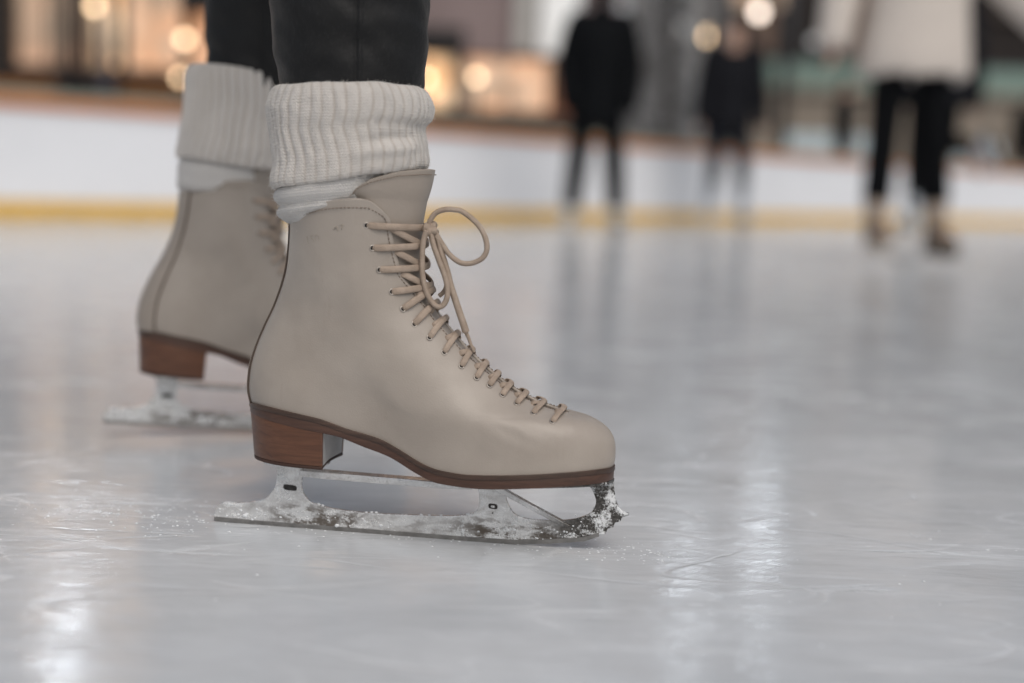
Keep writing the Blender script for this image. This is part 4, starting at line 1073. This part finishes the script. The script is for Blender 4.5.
# left shop
Lc = (-5.5, 13.8, -.02); sh = empty('shop_building', Lc); tag(sh, 'brown shop front with warm lit windows at the left edge of the rink', 'shop')
box_part('wall', (-12, 13.9, -.02), (-1.62, 18, 5.2), G['brownwall'], sh, Lc)
box_part('counter_panel', (-11.9, 13.55, -.02), (-2.2, 13.88, 1.18), G['darkband'], sh, Lc)
for x0, x1 in ((-5.9, -4.55), (-3.95, -2.9), (-8.3, -6.2)): box_part('sign_board', (x0, 13.47, .97), (x1, 13.54, 1.06), G['ochre'], sh, Lc)
for x0, x1, m in ((-9.6, -7.4, G['peach']), (-7.2, -5.42, G['dim']), (-5.12, -4.42, G['dim']), (-4.38, -4.02, G['warm']), (-4.0, -3.40, G['peach']), (-3.36, -2.35, G['peach'])):
    window(sh, Lc, x0, x1, 1.22, 3.0, 13.83, m, 1)
box_part('lintel', (-3.42, 13.60, 1.80), (-2.2, 13.76, 2.5), G['awning'], sh, Lc)
box_part('column', (-5.44, 13.5, -.02), (-5.17, 13.78, 5.0), G['darkcol'], sh, Lc)
for i in range(5): window(sh, Lc, -10.6+i*1.85, -9.2+i*1.85, 3.45, 4.85, 13.83, G['warm'] if i in (1, 3, 4) else G['peach'], 1)  # upper windows added out of view, glowing to warm the ice reflection
box_part('roof', (-12.3, 13.3, 5.2), (-1.4, 18.2, 5.45), G['darkband'], sh, Lc)
# middle building
Lm = (.0, 15.4, -.02); mbd = empty('cafe_building', Lm); tag(mbd, 'mauve rendered cafe with amber windows under a dark awning, behind the bow laces', 'cafe')
box_part('wall', (-1.58, 15.5, -.02), (1.05, 19, 6.5), G['mauve'], mbd, Lm)
box_part('base_panel', (-1.55, 15.3, -.02), (1.0, 15.48, 1.0), G['darkband'], mbd, Lm)
window(mbd, Lm, -1.5, -.74, 1.02, 1.66, 15.43, G['warm'], 0); window(mbd, Lm, -.66, .34, 1.02, 1.66, 15.43, G['peach'], 1)
for x0, x1, z0, z1 in ((-1.3, -.7, 2.6, 4.2), (-.5, -.1, 2.6, 4.2), (-1.3, -.7, 4.7, 6.0)): window(mbd, Lm, x0, x1, z0, z1, 15.43, G['dim'], 1)
mb = MB(); L = V(Lm); mb.rings([[V((x, 15.45, 1.95))-L, V((x, 14.9, 1.70))-L, V((x, 14.9, 1.64))-L, V((x, 15.45, 1.72))-L] for x in (-1.56, -.66)]); mb.build('awning', G['awning'], mbd, False, True)
box_part('pilaster', (-.10, 15.36, 1.70), (.11, 15.49, 6.4), G['palecol'], mbd, Lm)
window(mbd, Lm, .14, .66, 1.66, 4.4, 15.43, G['pale'], 0)
box_part('door_panel', (.36, 15.38, 1.0), (.56, 15.48, 1.64), G['rust'], mbd, Lm)
box_part('door_panel', (.80, 15.38, 1.0), (1.0, 15.48, 1.5), G['rust'], mbd, Lm)
# grey block behind the coat
Lg = (2.2, 18.5, -.02); gb = empty('office_building', Lg); tag(gb, 'grey concrete block with pale windows behind the black coat', 'building')
box_part('wall', (1.0, 18.6, -.02), (2.75, 23, 7.5), G['grey'], gb, Lg)
window(gb, Lg, 1.12, 1.42, 2.1, 2.75, 18.53, G['pale'], 0); window(gb, Lg, 1.36, 1.66, 1.45, 2.0, 18.53, G['pale'], 0); window(gb, Lg, 1.9, 2.3, 2.2, 2.55, 18.53, G['pale'], 0)
for z in (3.4, 4.8, 6.2):
    for x in (1.2, 1.8): window(gb, Lg, x, x+.42, z, z+.8, 18.53, G['dim'], 0)
# dark block on the right
Ld = (8, 24, -.02); db = empty('brick_building', Ld); tag(db, 'tall dark brick building filling the upper right background', 'building')
box_part('wall', (2.8, 24.1, -.02), (22, 30, 9.0), G['darkbld'], db, Ld)
for i in range(7):
    for z in (3.4, 5.2, 7.0): window(db, Ld, 3.6+i*2.3, 4.7+i*2.3, z, z+1.1, 24.03, G['dim'] if (i+int(z)) % 3 == 0 else G['darkcol'], 1)
for x0, x1 in ((4.0, 4.35), (3.05, 3.3), (5.6, 6.6)): box_part('pier', (x0, 23.9, -.02), (x1, 24.08, 8.5), G['brownwall'] if x0 > 3.5 else G['palecol'], db, Ld)
box_part('cornice', (2.7, 23.8, 9.0), (22.2, 30.1, 9.3), G['darkbld'], db, Ld)
# terrace
tw = empty('terrace_wall', (8, 20.2, -.02)); tag(tw, 'tan stone terrace wall beyond the boards on the right', 'wall')
box_part('wall', (3.35, 20.2, -.02), (20, 22.8, 1.72), G['tan'], tw, (8, 20.2, -.02)); box_part('coping', (3.30, 20.1, 1.72), (20, 22.8, 1.80), G['tan'], tw, (8, 20.2, -.02))
gl = empty('balustrade', (8, 20.4, 1.80)); tag(gl, 'green glass balustrade on top of the tan terrace wall', 'balustrade')
mb = MB(); mb.box((-4.6, -.02, .02), (11, .02, .40)); mb.build('glass', G['green'], gl, False); mb = MB(); mb.box((-4.6, -.04, .40), (11, .04, .45)); mb.build('handrail', G['metal'], gl, False)
for x0, x1, z1, lb in ((3.85, 4.58, 1.14, 'pale blue sheet hung on the tan wall, leftmost and widest one'), (4.68, 5.12, 1.14, 'narrow pale blue sheet on the tan wall beside the onlooker in dark trousers'), (6.35, 7.0, 1.10, 'pale blue sheet on the tan wall just right of the cream jacket')):
    bn_ = empty('banner', ((x0+x1)/2, 19.9, -.02)); tag(bn_, lb, 'banner', 'pale blue banners on the tan wall'); w = (x1-x0)/2
    mb = MB(); mb.box((-w, -.02, .62), (w, .02, z1)); mb.build('sheet', G['banner'], bn_, False)
    for s in (-1, 1):
        mb = MB(); mb.tube([(s*w*.92, .03, 0), (s*w*.92, .03, z1+.03)], .015, 8); mb.build('leg', G['metal'], bn_)
# lamps and posts
def lamp(loc, h, m, label, r=.07, group='globe lamps around the rink'):
    p = empty('street_lamp', loc); tag(p, label, 'lamp', group)
    mb = MB(); mb.tube([(0, 0, 0), (0, 0, .25), (0, 0, .26), (0, 0, h-r)], [.03, .03, .014, .012], 10); mb.build('pole', G['metal'], p)
    mb = MB(); mb.ball((0, 0, h), r, 16, 10); mb.build('globe', m, p)
    return p
lamp((2.457, 18.2, -.02), 2.29, G['bulb'], 'glowing amber globe lamp above the shoulder of the charcoal jacket', .075)
lamp((3.085, 18.2, -.02), 2.62, G['bulb2'], 'glowing soft white globe lamp, highest in the picture, over the charcoal jacket', .075)
lamp((3.85, 18.2, -.02), 2.27, G['pale'], 'faint pale globe lamp left of the cream sleeve', .06)
lamp((-4.12, 13.2, -.02), 1.80, G['bulb'], 'amber globe lamp in front of the left shop windows', .042)
lamp((-3.25, 13.2, -.02), 1.52, G['bulb'], 'amber globe lamp just left of the rear knit sock, upper one', .042)
lamp((-3.22, 12.9, -.02), 1.14, G['bulb'], 'low amber globe lamp beside the rear knit sock', .033)
lamp((-4.52, 13.3, -.02), 2.45, G['bulb'], 'tall amber globe lamp at the far left shop, its globe above the picture', .10)
lamp((-5.35, 13.3, -.02), 2.95, G['bulb'], 'tallest amber globe lamp, left of the dark shop column, its globe above the picture', .10)
lamp((-1.05, 15.0, -.02), 1.36, G['bulb'], 'amber globe lamp before the cafe, just right of the black trousers', .042)
lamp((-.50, 15.0, -.02), 1.40, G['bulb'], 'amber globe lamp before the middle of the cafe window', .04)
lamp((-.10, 15.0, -.02), 1.44, G['peach'], 'dim peach globe lamp before the right part of the cafe window', .10)
pp = empty('post', (-3.85, 12.7, -.02)); tag(pp, 'slim blue grey steel post in front of the left shop', 'post')
mb = MB(); mb.tube([(0, 0, 0), (0, 0, 3.4)], .055, 12); mb.build('shaft', G['post'], pp); mb = MB(); mb.box((-.12, -.12, 0), (.12, .12, .02)); mb.build('base_plate', G['post'], pp, False)
def flood(loc, h, n, label, m):
    p = empty('floodlight_mast', loc); tag(p, label, 'floodlight', 'floodlight masts beyond the boards')
    mb = MB(); mb.tube([(0, 0, 0), (0, 0, h+.25)], [.07, .05], 12); mb.build('mast', G['metal'], p)
    for i in range(n):
        x = (i-(n-1)/2)*.42
        mb = MB(); mb.box((x-.19, -.16, h-.16), (x+.19, -.06, h+.16)); hd = mb.build('head', G['metal'], p, False)
        mb = MB(); mb.box((x-.17, -.175, h-.14), (x+.17, -.162, h+.14)); mb.build('light_face', m, hd, False)
flood((-4.30, 13.0, -.02), 4.62, 1, 'floodlight mast by the left shop whose glint lies on the ice at lower left', G['flood'])
flood((1.94, 14.0, -.02), 4.10, 1, 'floodlight mast behind the black coat with one lamp head', G['flood_soft'])
flood((2.72, 14.2, -.02), 3.50, 1, 'shorter floodlight mast right of the charcoal jacket', G['flood_soft'])
# spruce between the two dark figures
sp = empty('spruce_tree', (1.83, 17.0, -.02)); tag(sp, 'frosty grey spruce between the black coat and the charcoal jacket', 'tree')
mb = MB(); mb.tube([(0, 0, 0), (.01, 0, 2), (0, .01, 4.2)], [.08, .06, .015], 9); mb.build('trunk', G['bark'], sp)
for nm, mm, cnt, sd_ in (('crown', G['spruce'], 5200, 3), ('inner_crown', G['spruce2'], 3000, 4)):
    mb = MB(); rs = random.Random(sd_)
    for _ in range(cnt):
        z = rs.uniform(.45, 4.3); rmax = .10 + .50*(1-(z-.45)/3.9)**.8; a = rs.uniform(0, 2*PI); tier = .75 + .25*math.sin(z*9 + a*2)
        r = rmax*tier*math.sqrt(rs.uniform(.15, 1)); p = V((r*math.cos(a), r*math.sin(a), z - r*.35)); d = V((math.cos(a+rs.uniform(-.7, .7)), math.sin(a+rs.uniform(-.7, .7)), rs.uniform(-.7, .1))).normalized()
        l = rs.uniform(.05, .12); w = d.orthogonal().normalized()*.012; mb.add([p-w, p+w, p+d*l], [(0, 1, 2)])
    mb.build(nm, mm, sp, False)

# ------------------------------------------------------------------ light
W = bpy.data.worlds.new('World'); S.world = W; W.use_nodes = True; nt = W.node_tree; bg = nt.nodes['Background']
sky = nt.nodes.new('ShaderNodeTexSky'); sky.sky_type = 'NISHITA'; sky.sun_disc = False
sky.sun_elevation = R(52); sky.sun_rotation = R(160); sky.dust_density = 4.; sky.air_density = 1.3; sky.ozone_density = 1.
hs = nt.nodes.new('ShaderNodeHueSaturation'); hs.inputs['Saturation'].default_value = .55
nt.links.new(sky.outputs[0], hs.inputs['Color']); nt.links.new(hs.outputs[0], bg.inputs['Color']); bg.inputs['Strength'].default_value = .10
sd_ = bpy.data.lights.new('sun', 'SUN'); sd_.energy = .9; sd_.angle = R(50); sd_.color = (1, .94, .86)
so_ = bpy.data.objects.new('sun', sd_); COL.objects.link(so_)
az = R(160); el_ = R(52)
dirv = V((math.sin(az)*math.cos(el_), math.cos(az)*math.cos(el_), math.sin(el_)))
so_.rotation_euler = dirv.to_track_quat('Z', 'Y').to_euler()
vs_ = S.view_settings; S.display_settings.display_device = 'sRGB'; vs_.view_transform = 'Standard'; vs_.look = 'None'; vs_.gamma = 1; vs_.use_curve_mapping = False; vs_.exposure = .05
S.render.engine = 'CYCLES'; S.cycles.use_denoising = True; S.cycles.max_bounces = 8; S.cycles.sample_clamp_indirect = 6
